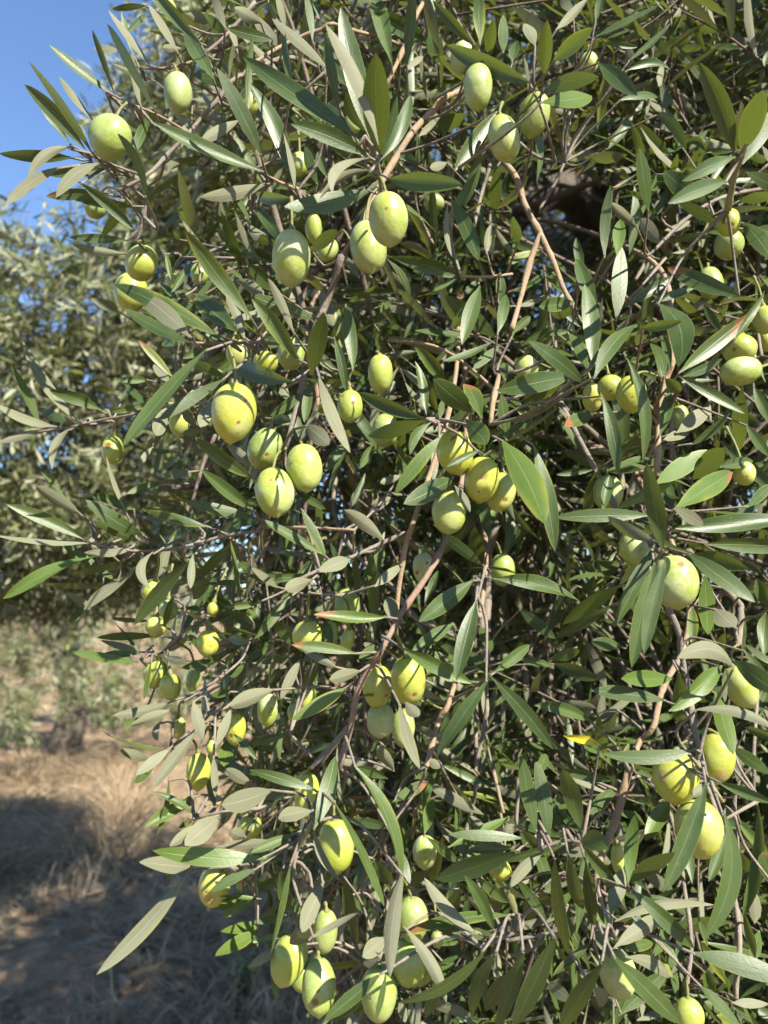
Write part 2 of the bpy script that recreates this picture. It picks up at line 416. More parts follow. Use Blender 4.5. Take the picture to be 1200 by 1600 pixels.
# ---------------------------------------------------------------- tables
# Each leaf: base x,y  tip x,y  width  bend  distance(m)  flags   (in thirds of a photo pixel, offset per block)
# flags: b underside faces the viewer, y yellowing, r red-brown tip, d deep green, g fresh green
LEAVES = {
(0, 0): '''
1250 810 715 650 78 0 .44 -
1230 740 1015 325 88 10 .42 -
1000 370 865 140 95 0 .46 -
945 210 700 -60 82 0 .47 d
835 250 695 5 48 0 .48 b
705 310 515 35 42 0 .49 b
625 260 565 60 32 0 .52 -
735 530 465 112 52 8 .43 d
535 440 445 140 30 6 .45 d
660 500 612 260 42 -5 .44 b
530 445 230 215 52 -8 .46 -
440 730 160 275 52 5 .42 d
400 700 115 395 86 12 .44 -
330 680 170 465 46 0 .45 -
450 580 270 370 32 0 .46 b
350 740 -10 722 72 0 .45 -
340 690 140 818 62 42 .42 b
290 780 25 970 62 20 .43 b
510 800 225 800 72 0 .45 -
465 765 278 900 66 24 .40 b
365 850 622 1078 72 -14 .41 d
480 900 215 920 62 0 .45 rd
640 970 290 930 62 0 .46 d
690 940 525 628 50 36 .385 d
625 730 705 540 62 -8 .44 -
610 1130 320 1105 52 0 .47 -
600 1190 335 1140 52 -10 .46 b
1185 1500 858 1095 92 0 .40 y
1250 860 955 910 76 -16 .44 by
1130 560 925 690 62 10 .48 by
1110 420 885 330 56 0 .47 -
1290 190 1060 135 62 0 .47 -
1060 160 965 68 52 0 .50 -
1060 140 985 -60 52 0 .48 b
1230 110 1108 40 72 0 .50 b
1115 250 1075 75 36 0 .46 b
1165 560 1108 218 36 0 .45 -
1005 380 955 262 50 0 .49 b
860 160 700 157 24 0 .52 d
690 25 528 40 36 0 .52 d
690 60 615 140 34 0 .53 -
850 225 750 228 42 0 .53 b
560 235 442 226 42 0 .52 b
610 920 478 1098 64 0 .50 d
730 380 520 300 30 0 .58 b
700 300 560 330 34 0 .60 -
900 560 830 700 60 0 .52 b
''',
(400, 0): '''
500 665 -60 285 98 0 .375 -
530 735 152 590 98 20 .38 -
450 620 235 425 92 0 .41 -
575 680 420 55 76 10 .375 b
535 650 400 140 128 0 .40 -
580 720 565 262 150 -10 .405 d
600 760 660 450 62 0 .43 d
580 755 772 398 80 18 .37 -
610 835 995 880 116 8 .37 g
530 740 340 975 58 75 .36 b
550 800 300 930 48 40 .37 b
540 890 130 970 112 -18 .42 -
170 850 -20 440 102 30 .44 -
180 885 145 600 42 8 .42 b
290 870 205 650 62 0 .46 -
335 835 285 700 62 0 .47 -
345 330 72 68 60 0 .44 b
175 430 70 95 56 8 .42 d
390 520 300 150 62 8 .42 d
265 200 250 -60 42 0 .50 -
635 290 540 -60 112 0 .55 -
705 320 745 -50 62 0 .50 d
800 200 600 70 102 0 .62 -
1030 220 820 10 62 0 .50 d
1290 390 978 228 122 -12 .42 d
1050 210 1040 -40 72 0 .52 y
1090 260 1110 98 62 0 .50 dy
1160 250 1155 98 58 0 .48 y
980 490 770 460 92 0 .55 d
990 530 820 620 92 0 .60 d
970 400 840 430 42 0 .55 -
1130 520 943 792 82 8 .46 y
915 930 1038 1215 82 -10 .46 -
900 950 930 1210 38 15 .46 b
1130 770 1120 990 72 0 .55 d
1060 700 975 970 66 0 .58 d
1080 1190 1095 1062 46 0 .50 b
215 1005 205 1190 68 0 .40 d
255 1180 370 1080 72 0 .48 d
-20 970 115 1130 62 -15 .46 -
-40 1080 80 1190 62 -10 .45 b
180 930 -60 930 84 0 .48 d
100 215 10 110 72 0 .52 b
140 140 95 -30 42 0 .50 b
430 410 305 235 62 0 .50 -
700 330 800 240 36 0 .56 b
520 620 418 420 62 -20 .46 d
760 640 870 560 50 0 .62 b
640 470 560 300 60 0 .60 -
900 760 800 800 50 0 .62 b
''',
(800, 0): '''
150 360 165 90 86 0 .42 d
190 290 382 128 92 0 .43 dy
110 220 58 50 72 0 .46 b
140 435 396 358 86 -12 .42 d
130 480 476 398 106 14 .40 g
430 200 580 222 38 0 .50 -
400 290 597 462 86 0 .46 -
525 335 770 322 58 -34 .52 -
670 535 800 692 62 -30 .55 -
385 175 700 5 42 8 .50 -
540 290 742 148 30 0 .55 -
205 140 342 14 58 0 .48 by
390 110 430 -50 52 0 .52 -
290 70 215 -40 52 0 .54 b
1040 720 898 308 116 14 .41 -
1070 720 1178 422 122 0 .43 dy
1080 770 1260 480 92 0 .42 -
1050 735 812 838 78 10 .40 -
1010 850 768 932 88 10 .39 -
1095 805 1300 910 92 0 .41 -
640 1000 605 688 74 0 .46 g
930 950 678 788 112 -10 .47 d
760 930 960 1052 62 0 .50 d
435 1210 447 908 58 -8 .42 -
490 1200 512 1018 76 0 .45 gy
700 1150 578 1005 82 0 .52 b
590 1070 458 948 62 0 .54 b
720 1140 938 1110 42 -12 .48 d
1075 1040 1210 1190 92 -10 .46 -
1130 1075 1300 1090 72 0 .47 -
1050 945 1270 900 62 0 .46 d
30 1150 8 1000 62 0 .48 d
330 1290 300 1148 56 0 .47 -
-60 310 52 398 62 0 .45 d
500 470 742 400 44 0 .55 -
450 700 536 598 54 0 .62 -
790 690 930 722 48 -42 .60 -
0 290 20 198 62 0 .46 y
830 700 905 620 40 0 .62 -
960 260 1110 420 46 0 .75 d
700 190 850 190 40 0 .72 d
1000 270 1090 430 46 0 .78 -
600 560 500 640 44 0 .70 -
1200 240 1190 300 40 0 .6 -
''',
(0, 400): '''
1050 395 528 112 88 14 .42 y
890 380 652 180 112 10 .40 b
890 405 592 255 72 -8 .385 -
1120 360 890 140 132 -10 .46 y
1145 400 1055 180 62 15 .42 b
1380 590 1010 520 122 0 .41 d
1060 570 750 790 64 8 .40 -
975 430 588 912 74 12 .38 -
815 575 655 385 44 0 .46 ryy
720 690 518 732 48 0 .48 y
790 700 708 872 82 0 .45 by
985 690 938 812 72 0 .46 b
190 800 40 508 52 8 .50 -
390 790 80 503 54 -10 .50 b
270 800 -20 690 54 -22 .50 b
210 815 -30 870 48 0 .50 b
335 805 222 1002 48 30 .48 b
480 725 225 630 72 8 .50 -
320 780 210 735 52 0 .52 -
520 745 468 690 34 0 .50 b
590 1200 460 975 30 10 .47 b
380 1210 175 1088 72 0 .48 b
310 1140 185 1010 26 0 .50 -
1200 1050 918 845 78 -10 .42 dy
1190 1190 950 1005 82 -8 .42 -
1210 1230 868 1158 64 0 .44 -
880 1230 658 1185 48 0 .47 y
930 800 858 722 62 0 .48 b
950 820 858 832 44 0 .48 b
640 1190 438 1115 62 0 .50 -
700 580 545 585 44 0 .60 -
570 700 515 640 30 0 .55 b
690 700 600 620 40 0 .52 -
800 600 715 500 54 0 .50 b
1060 570 890 490 54 0 .45 dy
830 440 752 372 72 0 .52 y
970 430 858 476 48 0 .50 -
720 890 655 1002 36 12 .48 b
1240 170 1102 112 72 0 .48 b
1300 170 1130 28 82 0 .46 -
840 210 750 130 48 0 .50 -
905 20 802 178 44 0 .50 -
775 -20 802 106 32 0 .50 y
1190 990 1052 880 72 0 .46 b
760 1060 600 1110 50 0 .55 -
900 1010 760 1030 50 0 .56 b
560 260 420 200 50 0 .7 b
''',
(400, 400): '''
205 500 -20 220 92 12 .385 dy
180 370 60 100 48 8 .41 b
295 295 -20 180 82 -8 .45 -
370 340 322 180 72 -10 .46 b
455 540 415 265 76 8 .44 -
255 560 318 300 102 0 .39 d
365 375 416 628 54 -10 .42 -
290 550 440 932 74 10 .375 by
255 580 228 788 58 0 .47 -
230 640 65 748 62 0 .47 -
230 790 342 886 94 0 .40 b
800 765 483 640 92 -10 .425 d
790 770 543 832 88 -8 .43 dg
820 780 700 948 58 24 .41 -
870 840 664 1072 78 0 .40 gy
930 1040 748 1147 106 0 .44 -
800 745 744 498 62 10 .45 -
890 590 765 438 82 0 .46 y
1015 735 852 605 116 0 .43 dy
1060 765 975 508 106 0 .41 ry
975 780 1102 892 112 -10 .41 y
860 765 882 660 36 0 .43 -
1050 910 918 967 44 0 .385 -
1130 385 888 188 98 0 .53 -
1050 140 972 358 88 0 .48 -
1120 395 883 552 40 0 .46 -
1140 420 1020 528 52 0 .48 -
820 275 598 208 84 0 .75 b
820 160 630 135 54 0 .76 b
620 0 947 92 88 -8 .46 d
615 15 722 192 40 -20 .44 y
970 95 800 182 26 0 .48 -
590 390 545 160 44 0 .65 d
480 500 760 455 44 -8 .62 b
1170 590 1155 465 54 0 .46 -
1130 370 1197 138 64 0 .46 -
1150 240 1145 74 58 0 .50 -
1150 640 1165 822 64 0 .46 -
1110 870 1260 780 44 0 .44 -
420 870 332 990 58 0 .55 -
680 1025 575 1070 48 0 .55 b
650 1135 528 1165 54 0 .55 b
185 1105 328 1187 44 0 .44 -
930 1075 1002 1200 44 -8 .42 b
850 960 740 1062 60 0 .52 d
850 730 775 560 64 0 .50 d
370 640 288 746 54 0 .55 d
550 880 480 1000 50 0 .62 -
620 960 500 1100 54 0 .7 d
700 300 620 380 50 0 .8 d
''',
(800, 400): '''
395 290 300 -40 92 0 .43 -
380 530 345 108 106 10 .40 -
360 540 270 298 68 0 .42 -
385 575 592 288 102 -26 .385 -
345 605 90 403 88 10 .40 -
290 560 -65 625 112 0 .42 -
240 590 70 682 72 0 .44 dy
295 215 103 246 82 0 .50 -
490 310 520 -60 92 0 .48 -
530 240 752 94 64 0 .48 -
1080 190 715 38 102 -12 .44 r
650 215 822 168 54 0 .47 -
680 220 780 480 132 -60 .43 -
600 340 777 314 64 0 .41 d
715 575 650 368 58 18 .44 -
745 530 690 348 54 10 .46 -
780 550 1052 308 102 0 .43 yr
800 565 952 490 58 8 .41 -
1040 400 1178 168 54 0 .41 y
780 560 1097 737 68 0 .41 -
790 640 718 575 78 0 .44 d
415 640 500 1032 78 -18 .39 -
540 480 660 930 74 -24 .42 -
690 850 752 618 78 0 .44 -
700 870 872 790 64 0 .46 b
770 830 928 710 92 0 .47 b
830 890 1012 742 54 14 .48 -
1080 610 1045 955 98 0 .55 d
1130 600 1215 820 64 0 .48 -
1095 785 1210 960 58 0 .48 -
670 1070 877 944 112 0 .43 gy
760 1190 1058 988 132 0 .39 gyr
840 1050 1012 888 112 0 .47 d
970 990 1127 960 72 0 .46 -
710 1395 634 968 104 0 .375 -
385 735 233 802 78 0 .50 r
-50 860 147 1222 150 -20 .395 gy
95 870 205 1385 88 -14 .43 y
0 370 90 274 54 0 .48 -
275 350 130 382 42 0 .52 -
-30 840 72 754 48 0 .50 -
500 910 642 868 82 0 .50 dg
230 910 452 1002 64 0 .62 d
415 985 338 1192 68 0 .50 dy
425 1200 445 1058 62 0 .43 -
390 1000 200 1022 40 0 .62 d
1100 1180 1232 1060 64 0 .45 y
560 300 520 420 50 0 .5 d
900 230 960 330 50 0 .55 -
1010 180 960 320 60 0 .6 d
''',
(0, 800): '''
410 135 30 -30 74 10 .48 -
420 145 -30 145 40 0 .48 b
465 205 -10 368 50 10 .47 g
560 330 265 165 54 0 .50 -
595 225 320 322 44 0 .48 d
610 180 393 187 48 -8 .47 b
540 345 190 378 40 8 .50 dy
620 295 393 467 64 14 .48 b
440 460 330 385 48 0 .50 b
400 440 332 500 44 0 .52 -
720 185 712 352 54 54 .42 b
890 230 680 492 92 14 .42 d
905 195 892 362 48 0 .40 b
1080 150 925 305 66 0 .46 d
1170 330 915 332 40 0 .48 -
1080 130 1145 432 30 0 .43 y
1210 430 1060 446 44 0 .44 -
650 705 353 674 50 0 .48 g
650 665 475 662 44 0 .50 -
670 660 475 604 44 0 .50 b
745 580 455 577 44 0 .50 d
720 510 520 497 26 0 .50 d
660 670 528 510 26 0 .48 -
805 890 528 957 62 -8 .47 b
810 925 615 1002 62 0 .47 b
680 965 560 1006 40 0 .50 -
905 880 950 1056 64 0 .45 b
1290 830 1053 912 92 0 .42 b
770 1110 490 975 26 -38 .46 y
710 1165 575 1125 54 0 .48 b
755 980 740 1080 44 20 .50 b
925 1020 720 1285 78 0 .43 b
800 1105 636 1232 58 0 .45 b
1095 1040 1200 1142 40 0 .43 -
1030 700 870 722 54 0 .48 -
770 680 882 714 48 0 .47 b
1070 1060 1050 1200 84 0 .48 g
1085 915 1018 1102 54 0 .45 b
710 690 678 882 24 0 .46 y
980 70 690 -20 58 -8 .46 y
680 115 410 -40 84 -8 .46 d
650 135 470 60 64 0 .48 d
810 390 770 524 44 0 .47 d
1090 840 1000 860 44 0 .47 -
960 510 860 582 30 0 .47 -
900 560 790 650 54 0 .52 d
1180 610 1040 590 60 0 .55 d
990 300 900 420 60 0 .54 d
1150 700 1060 780 60 0 .54 -
''',
(400, 800): '''
330 205 15 42 58 0 .42 -
210 -20 327 202 54 0 .41 y
605 135 412 -10 78 8 .41 b
445 215 313 268 84 0 .41 b
265 320 107 362 78 0 .41 b
555 350 672 260 64 0 .43 b
645 525 625 373 84 0 .43 b
620 490 267 484 78 -10 .41 gr
480 665 155 635 64 10 .395 yr
390 735 210 635 54 0 .41 b
495 745 328 787 72 0 .40 b
430 820 203 967 78 0 .41 gy
570 665 498 593 48 0 .42 b
600 620 478 692 64 0 .43 -
680 635 992 808 88 0 .39 g
1025 315 747 542 102 0 .41 -
1035 410 933 752 98 0 .39 -
1105 310 1502 422 104 -30 .42 -
1070 255 858 92 64 0 .50 d
1045 530 1107 652 58 0 .46 -
1090 780 833 1142 92 0 .39 -
1110 755 1290 620 72 0 .42 -
1100 770 1398 1112 84 -12 .41 -
930 520 738 642 72 0 .50 -
670 890 770 1205 68 12 .385 by
700 890 766 972 74 0 .42 b
650 1220 563 1085 74 0 .43 b
555 610 545 180 54 0 .52 d
490 350 602 180 72 0 .50 y
480 390 465 210 48 0 .50 d
150 400 0 592 64 0 .45 -
110 360 -20 262 44 0 .45 b
160 670 18 712 44 0 .48 d
205 690 118 862 58 0 .46 b
275 700 222 852 64 0 .48 d
160 1035 -30 1092 48 0 .46 -
110 1170 105 938 40 0 .48 -
1040 310 1030 90 92 0 .65 d
1105 770 1008 662 54 0 .46 -
790 440 852 264 48 0 .55 -
880 1195 795 1168 54 0 .44 b
1010 900 940 1050 56 0 .62 d
600 1090 650 1180 70 0 .46 d
60 470 160 620 54 0 .55 d
330 500 350 640 54 0 .52 -
''',
(800, 800): '''
660 15 243 6 78 0 .42 -
680 140 443 22 78 -12 .395 bd
750 75 1300 48 122 0 .41 -
900 150 1310 150 98 0 .43 -
760 -20 892 58 74 0 .385 b
670 150 480 542 88 0 .41 -
670 230 570 727 106 8 .39 -
720 220 618 668 84 10 .375 -
820 190 1130 402 102 0 .39 -
810 220 1077 255 102 -12 .44 d
905 290 925 588 88 0 .48 g
845 440 850 602 64 0 .52 y
510 340 247 514 92 0 .46 dg
480 430 198 608 62 0 .50 d
945 450 1057 572 112 0 .43 b
1045 740 820 686 102 68 .38 b
1030 690 1255 852 104 0 .40 d
760 780 485 788 92 0 .43 g
730 885 343 846 84 10 .41 -
385 990 90 906 78 20 .43 -
985 720 800 897 116 0 .41 g
780 740 830 1072 112 10 .41 yd
950 840 1037 1102 92 0 .43 g
840 930 1232 1032 60 -50 .385 b
1000 730 990 892 26 0 .42 y
870 1110 473 1110 78 -34 .395 -
400 935 436 1202 68 0 .50 dg
420 1100 260 1048 52 8 .40 yyy
55 1235 45 1085 68 0 .44 -
110 1240 176 1120 64 0 .46 -
-60 710 62 663 54 0 .50 -
20 690 206 716 48 0 .52 y
170 690 346 650 64 0 .52 d
190 710 427 787 78 0 .55 -
510 630 398 608 74 0 .60 -
30 450 196 592 64 0 .52 d
1140 310 1232 462 84 0 .45 d
1190 470 1170 620 80 0 .45 -
1090 620 1230 720 40 0 .42 y
1080 640 1210 790 40 0 .42 -
1090 1010 1230 1060 54 0 .46 d
1030 1100 1185 1205 72 0 .45 -
600 340 660 500 70 0 .55 d
1000 560 960 700 70 0 .55 d
640 560 760 640 60 0 .6 d
''',
(0, 1200): '''
1250 420 713 390 98 -14 .39 g
920 470 668 440 88 0 .42 b
885 490 563 993 80 8 .40 by
910 130 678 278 74 0 .44 g
905 235 828 284 34 0 .45 y
935 245 745 85 32 8 .43 -
790 40 780 318 32 0 .43 -
950 260 783 370 64 0 .42 b
1035 225 868 362 112 0 .43 b
1280 100 990 172 114 -14 .395 b
1190 80 1040 0 64 0 .43 b
1000 -60 1010 138 46 0 .42 b
1155 330 1080 296 72 0 .43 b
1010 372 1290 345 54 0 .42 b
1210 470 983 582 54 8 .39 -
1180 480 1078 592 64 0 .46 d
1230 615 1020 612 28 0 .42 y
1150 580 1018 668 64 0 .45 gy
1200 610 1045 692 48 0 .45 gy
1240 730 1028 772 64 0 .44 gy
1220 760 1008 882 78 0 .43 gy
1215 835 1110 818 40 0 .44 -
1250 880 1153 948 54 0 .44 b
720 -10 630 72 54 0 .48 -
795 450 790 552 22 0 .43 y
1200 215 1110 168 36 0 .43 -
930 120 830 200 54 0 .48 -
''',
(400, 1200): '''
270 292 378 -62 98 10 .385 -
270 200 80 250 80 10 .39 b
285 105 -20 0 60 0 .41 -
460 -10 777 592 80 -44 .385 y
360 150 592 662 40 -20 .38 y
270 270 387 532 46 26 .41 b
180 310 -30 402 60 0 .42 -
150 435 -100 400 46 0 .41 -
120 460 267 650 70 78 .40 d
165 440 35 862 46 0 .385 -
320 530 190 797 94 0 .40 b
280 730 128 862 94 0 .385 bd
250 800 527 688 46 -8 .37 b
690 480 642 972 88 24 .365 b
610 790 498 888 88 0 .40 b
600 920 485 888 72 0 .42 bd
1200 690 720 672 64 0 .40 yr
1230 390 833 532 114 0 .385 d
1040 780 780 520 74 -20 .38 b
1120 770 983 510 74 10 .385 d
1140 790 848 756 70 0 .40 -
1080 850 658 1062 66 -58 .355 d
1130 860 978 1195 80 20 .35 d
1260 850 1118 1232 94 0 .345 d
590 960 318 1187 80 0 .365 -
610 950 570 1205 36 0 .37 -
690 740 892 1102 70 -30 .375 b
880 900 738 1032 66 0 .48 d
870 980 803 1142 74 0 .46 d
80 930 97 1082 40 0 .43 g
140 830 -20 932 56 0 .43 b
160 775 -40 812 40 0 .43 -
170 690 -20 724 44 0 .44 y
410 500 472 772 84 0 .46 d
440 590 542 692 74 0 .48 d
550 420 647 577 84 0 .43 d
670 370 722 522 48 0 .43 -
790 310 826 143 70 0 .50 g
640 160 792 74 70 0 .48 r
640 280 460 240 54 0 .48 d
620 50 440 -30 56 0 .48 -
740 50 882 -2 54 0 .50 -
1260 330 928 298 60 0 .41 -
1200 370 1000 392 70 0 .43 d
895 375 1188 234 56 0 .50 gy
800 325 952 442 56 0 .44 -
1020 500 1210 662 66 0 .44 d
510 1105 443 1152 44 0 .46 y
370 1195 525 1038 54 0 .45 dy
680 1070 695 1210 54 0 .42 b
720 1070 740 1210 44 0 .42 b
960 560 900 700 80 0 .46 d
1150 560 1100 700 80 0 .46 d
1180 960 1090 1120 90 0 .42 d
860 620 960 740 70 0 .46 d
''',
(800, 1200): '''
115 310 35 -60 84 0 .41 -
175 350 118 -40 84 8 .41 -
330 305 190 -60 98 10 .40 -
235 300 180 138 54 0 .44 -
325 310 203 185 54 0 .43 -
490 90 368 197 68 0 .46 -
200 10 467 46 64 0 .46 -
320 345 452 382 112 -24 .385 d
330 360 462 517 74 0 .385 d
110 370 38 288 84 0 .40 d
150 390 -10 572 64 16 .40 b
200 410 246 902 80 10 .38 d
260 390 326 747 88 0 .385 d
345 430 386 692 88 0 .39 d
460 690 520 488 92 0 .385 b
545 540 562 228 78 0 .40 g
550 540 775 378 90 -10 .385 d
545 560 892 852 90 0 .38 -
480 720 952 602 64 -38 .41 b
480 840 737 690 98 -10 .365 b
510 860 700 790 64 0 .39 y
915 60 708 582 114 -10 .375 -
990 200 920 812 100 -74 .37 -
1150 160 1100 702 66 -44 .46 dy
1230 560 1165 378 94 0 .42 r
740 150 640 295 92 0 .46 g
1010 300 930 522 74 0 .44 -
835 865 1330 1000 112 -10 .37 -
530 885 800 987 74 -20 .37 by
470 880 800 1205 108 0 .35 -
370 1025 512 1177 88 -10 .385 b
500 1160 732 940 92 0 .43 -
430 905 190 1252 104 0 .345 d
210 780 0 1252 114 0 .335 d
380 810 190 972 46 0 .43 y
870 1010 1090 1212 64 0 .42 d
900 950 962 1052 74 0 .50 g
460 890 398 768 64 0 .40 b
1060 250 1210 422 64 0 .48 g
960 65 1212 152 64 0 .385 -
1140 900 1100 700 54 0 .46 d
160 1000 272 1092 70 0 .40 bd
1030 1100 1172 1110 54 0 .43 b
870 690 922 842 28 0 .46 y
925 70 828 142 60 0 .38 b
130 560 190 720 70 0 .44 d
60 620 110 760 70 0 .46 d
600 760 640 900 70 0 .5 d
1060 380 1150 560 70 0 .5 d
1160 760 1130 900 60 0 .5 -
''',
}
# Each branch: radius0 radius1 (photo thirds)  dist0 dist1  colour(o orange, g grey, y young green, r reddish) then x,y pairs
BRANCHES = {
(0, 0): '''
11 8 .52 .50 g 1195 10 1060 165 960 250
19 10 .50 .45 g 1160 345 1020 470 930 570 870 640 790 720 690 820 560 890
9 5 .455 .45 r 870 615 740 540 600 480 500 430
8 5 .50 .50 r 900 290 780 320 660 320
9 6 .44 .44 g 690 940 660 1080 640 1130
8 6 .44 .44 g 660 820 520 770 400 715 330 680
''',
(400, 0): '''
23 18 .56 .46 o 900 450 835 515 740 610 650 750 590 850 520 1000 470 1100 400 1210
17 12 .58 .56 o 780 20 700 210 640 340 600 420
14 10 .55 .50 o 420 130 300 140 150 200 0 290 -60 350
20 14 .62 .58 g 600 0 560 50 490 150
9 7 .60 .58 g 330 180 570 185
30 22 .95 .90 g 800 60 840 120 910 220 950 340 900 395
12 10 .405 .43 y 510 640 570 760 585 890
11 6 .46 .45 o 200 890 100 850 0 790
13 9 .66 .60 g 1100 760 1060 900 1020 1070
9 7 .66 .6 g 760 1010 830 1140
8 6 .52 .52 g 320 340 200 450
''',
(800, 0): '''
24 20 .98 .85 r 400 850 480 840 580 930 660 1030 750 1200
26 24 1.05 .98 g 270 660 350 760 400 850
17 12 .98 .9 o 400 850 480 830 600 795 780 750 1040 770
13 10 .9 .85 r 310 620 480 640 600 700 700 780
11 9 .56 .50 g 1170 885 1040 910 930 950 800 1040 650 1190
7 6 .52 .52 g 1200 770 1060 900
13 20 .42 .44 y 1100 680 1050 800 1010 985
9 7 .56 .56 g 0 640 130 740 245 760
10 8 .66 .62 g 270 520 260 700 210 840 130 980
9 8 .85 .80 g 490 410 450 650 430 830
9 8 1.2 1.2 g 1130 40 1110 200 1090 480
19 17 .62 .56 o -10 790 60 960 135 1100
16 12 .56 .50 o 135 1100 200 1240 240 1350 300 1460
18 14 .56 .52 o 135 1100 90 1210 40 1400 0 1540
''',
(0, 400): '''
10 8 .45 .44 r 1210 405 980 410 900 405
8 5 .47 .50 g 1000 690 840 695 640 740 470 770 330 800 180 825
11 10 .55 .55 r 1010 840 960 950 920 1090 890 1200
7 6 .52 .52 g 850 5 1100 10
''',
(400, 400): '''
22 20 .46 .47 g 400 0 350 170 270 370 230 540
18 13 .47 .46 g 230 540 210 640 170 790 140 900
9 7 .46 .45 g 0 405 250 420
9 6 .46 .46 g 235 570 130 620
10 8 .50 .48 o 620 395 780 410 880 440 1000 520 1110 620
15 13 .46 .45 o 1140 560 1110 690 1100 790
8 6 .50 .48 o 1200 85 1080 98 960 95
9 7 .44 .43 g 970 775 880 775 800 765
14 12 .8 .75 g 900 380 870 520 860 640
13 11 .6 .6 r 290 680 300 830
''',
(800, 400): '''
10 8 .70 .65 g 170 100 200 330 205 450
18 16 .50 .46 o 745 400 720 580 690 720 680 1030
8 6 .55 .5 g 720 10 590 160
9 8 .62 .6 g 640 10 580 110
20 16 .75 .70 r 130 840 300 860 450 920 620 1020
11 9 .6 .6 g 750 640 745 980
10 8 .66 .6 g 910 480 930 780
9 8 .55 .5 g 1145 300 1170 470
14 12 .9 .9 g 800 180 820 400
''',
(0, 800): '''
10 6 .45 .48 g 1200 90 1020 120 860 165 740 180 590 180 420 145
8 6 .45 .46 g 1065 915 980 950 920 1020 800 1105
9 9 .5 .5 r 880 100 860 210
7 5 .48 .47 g 1000 800 860 890
7 5 .49 .48 g 850 570 780 640 660 690
''',
(400, 800): '''
18 15 .46 .45 o 755 0 710 120 670 350 655 520
12 8 .45 .43 g 700 100 580 150 450 210 300 270 170 330
19 17 .43 .42 r 640 550 560 680 480 830 440 1030 390 1200
15 12 .44 .43 g 440 1000 360 1090 260 1200
20 16 .52 .48 o 930 810 860 970 800 1190
9 7 .43 .41 g 1075 260 1040 400
24 22 .72 .68 g 1130 20 1090 200 1080 560
13 11 .55 .52 g 1080 780 1070 1000 1030 1190
15 12 .62 .58 g 670 390 740 490 930 580
11 9 .52 .48 o 20 70 250 75 460 85
9 7 .46 .46 g 160 1040 260 1150
7 5 .44 .44 g 250 380 380 390
''',
(800, 800): '''
12 10 .45 .42 g 680 -20 690 190
18 16 .46 .42 g 720 420 790 650 830 850 850 1000 900 1200
22 18 .52 .48 g 1000 360 1070 460 1060 620
20 18 .48 .46 o 690 890 600 1070 550 1210
24 20 1.0 .85 g 160 -60 180 300 180 700 180 900 200 1030 240 1130
10 9 .55 .52 g 1150 860 1130 1180
11 9 .8 .75 g 190 830 300 880 390 960
14 12 .9 .85 g 0 -30 100 150 120 400
9 8 .8 .8 g 350 540 400 640 470 720
12 10 1.1 1.05 r 250 380 330 520 300 700
9 9 .9 .9 g 20 760 40 1080
''',
(0, 1200): '''
7 5 .42 .41 g 1080 460 950 475 885 490
10 7 .43 .43 g 1210 190 1040 205 910 240
''',
(400, 1200): '''
13 10 .40 .41 y 265 250 170 430
9 8 .7 .7 o 750 140 730 330
13 11 .62 .6 g 1030 0 1010 200 960 400
10 9 .6 .58 o 1110 0 1160 210
12 9 .38 .38 g 1210 770 1060 840
10 8 .6 .6 g 690 180 640 280 540 400
11 9 .56 .55 g 640 430 500 560 390 780
10 9 .5 .45 g 620 600 600 800 560 960
''',
(800, 1200): '''
24 18 .46 .43 o 550 0 490 230 410 440 395 560
10 8 .40 .39 g 130 380 240 340 330 350
10 8 .39 .38 g 430 660 480 790
13 11 .55 .5 g 820 640 820 1060
15 14 .55 .5 g 1040 600 1050 1080
13 9 .41 .40 y 870 -30 920 60 990 160
10 8 .45 .43 g 1160 150 1000 240
11 9 .62 .6 g 30 60 20 270
10 9 .6 .6 g 1135 0 1130 150
10 8 .40 .39 g -20 810 200 760 260 640
''',
}
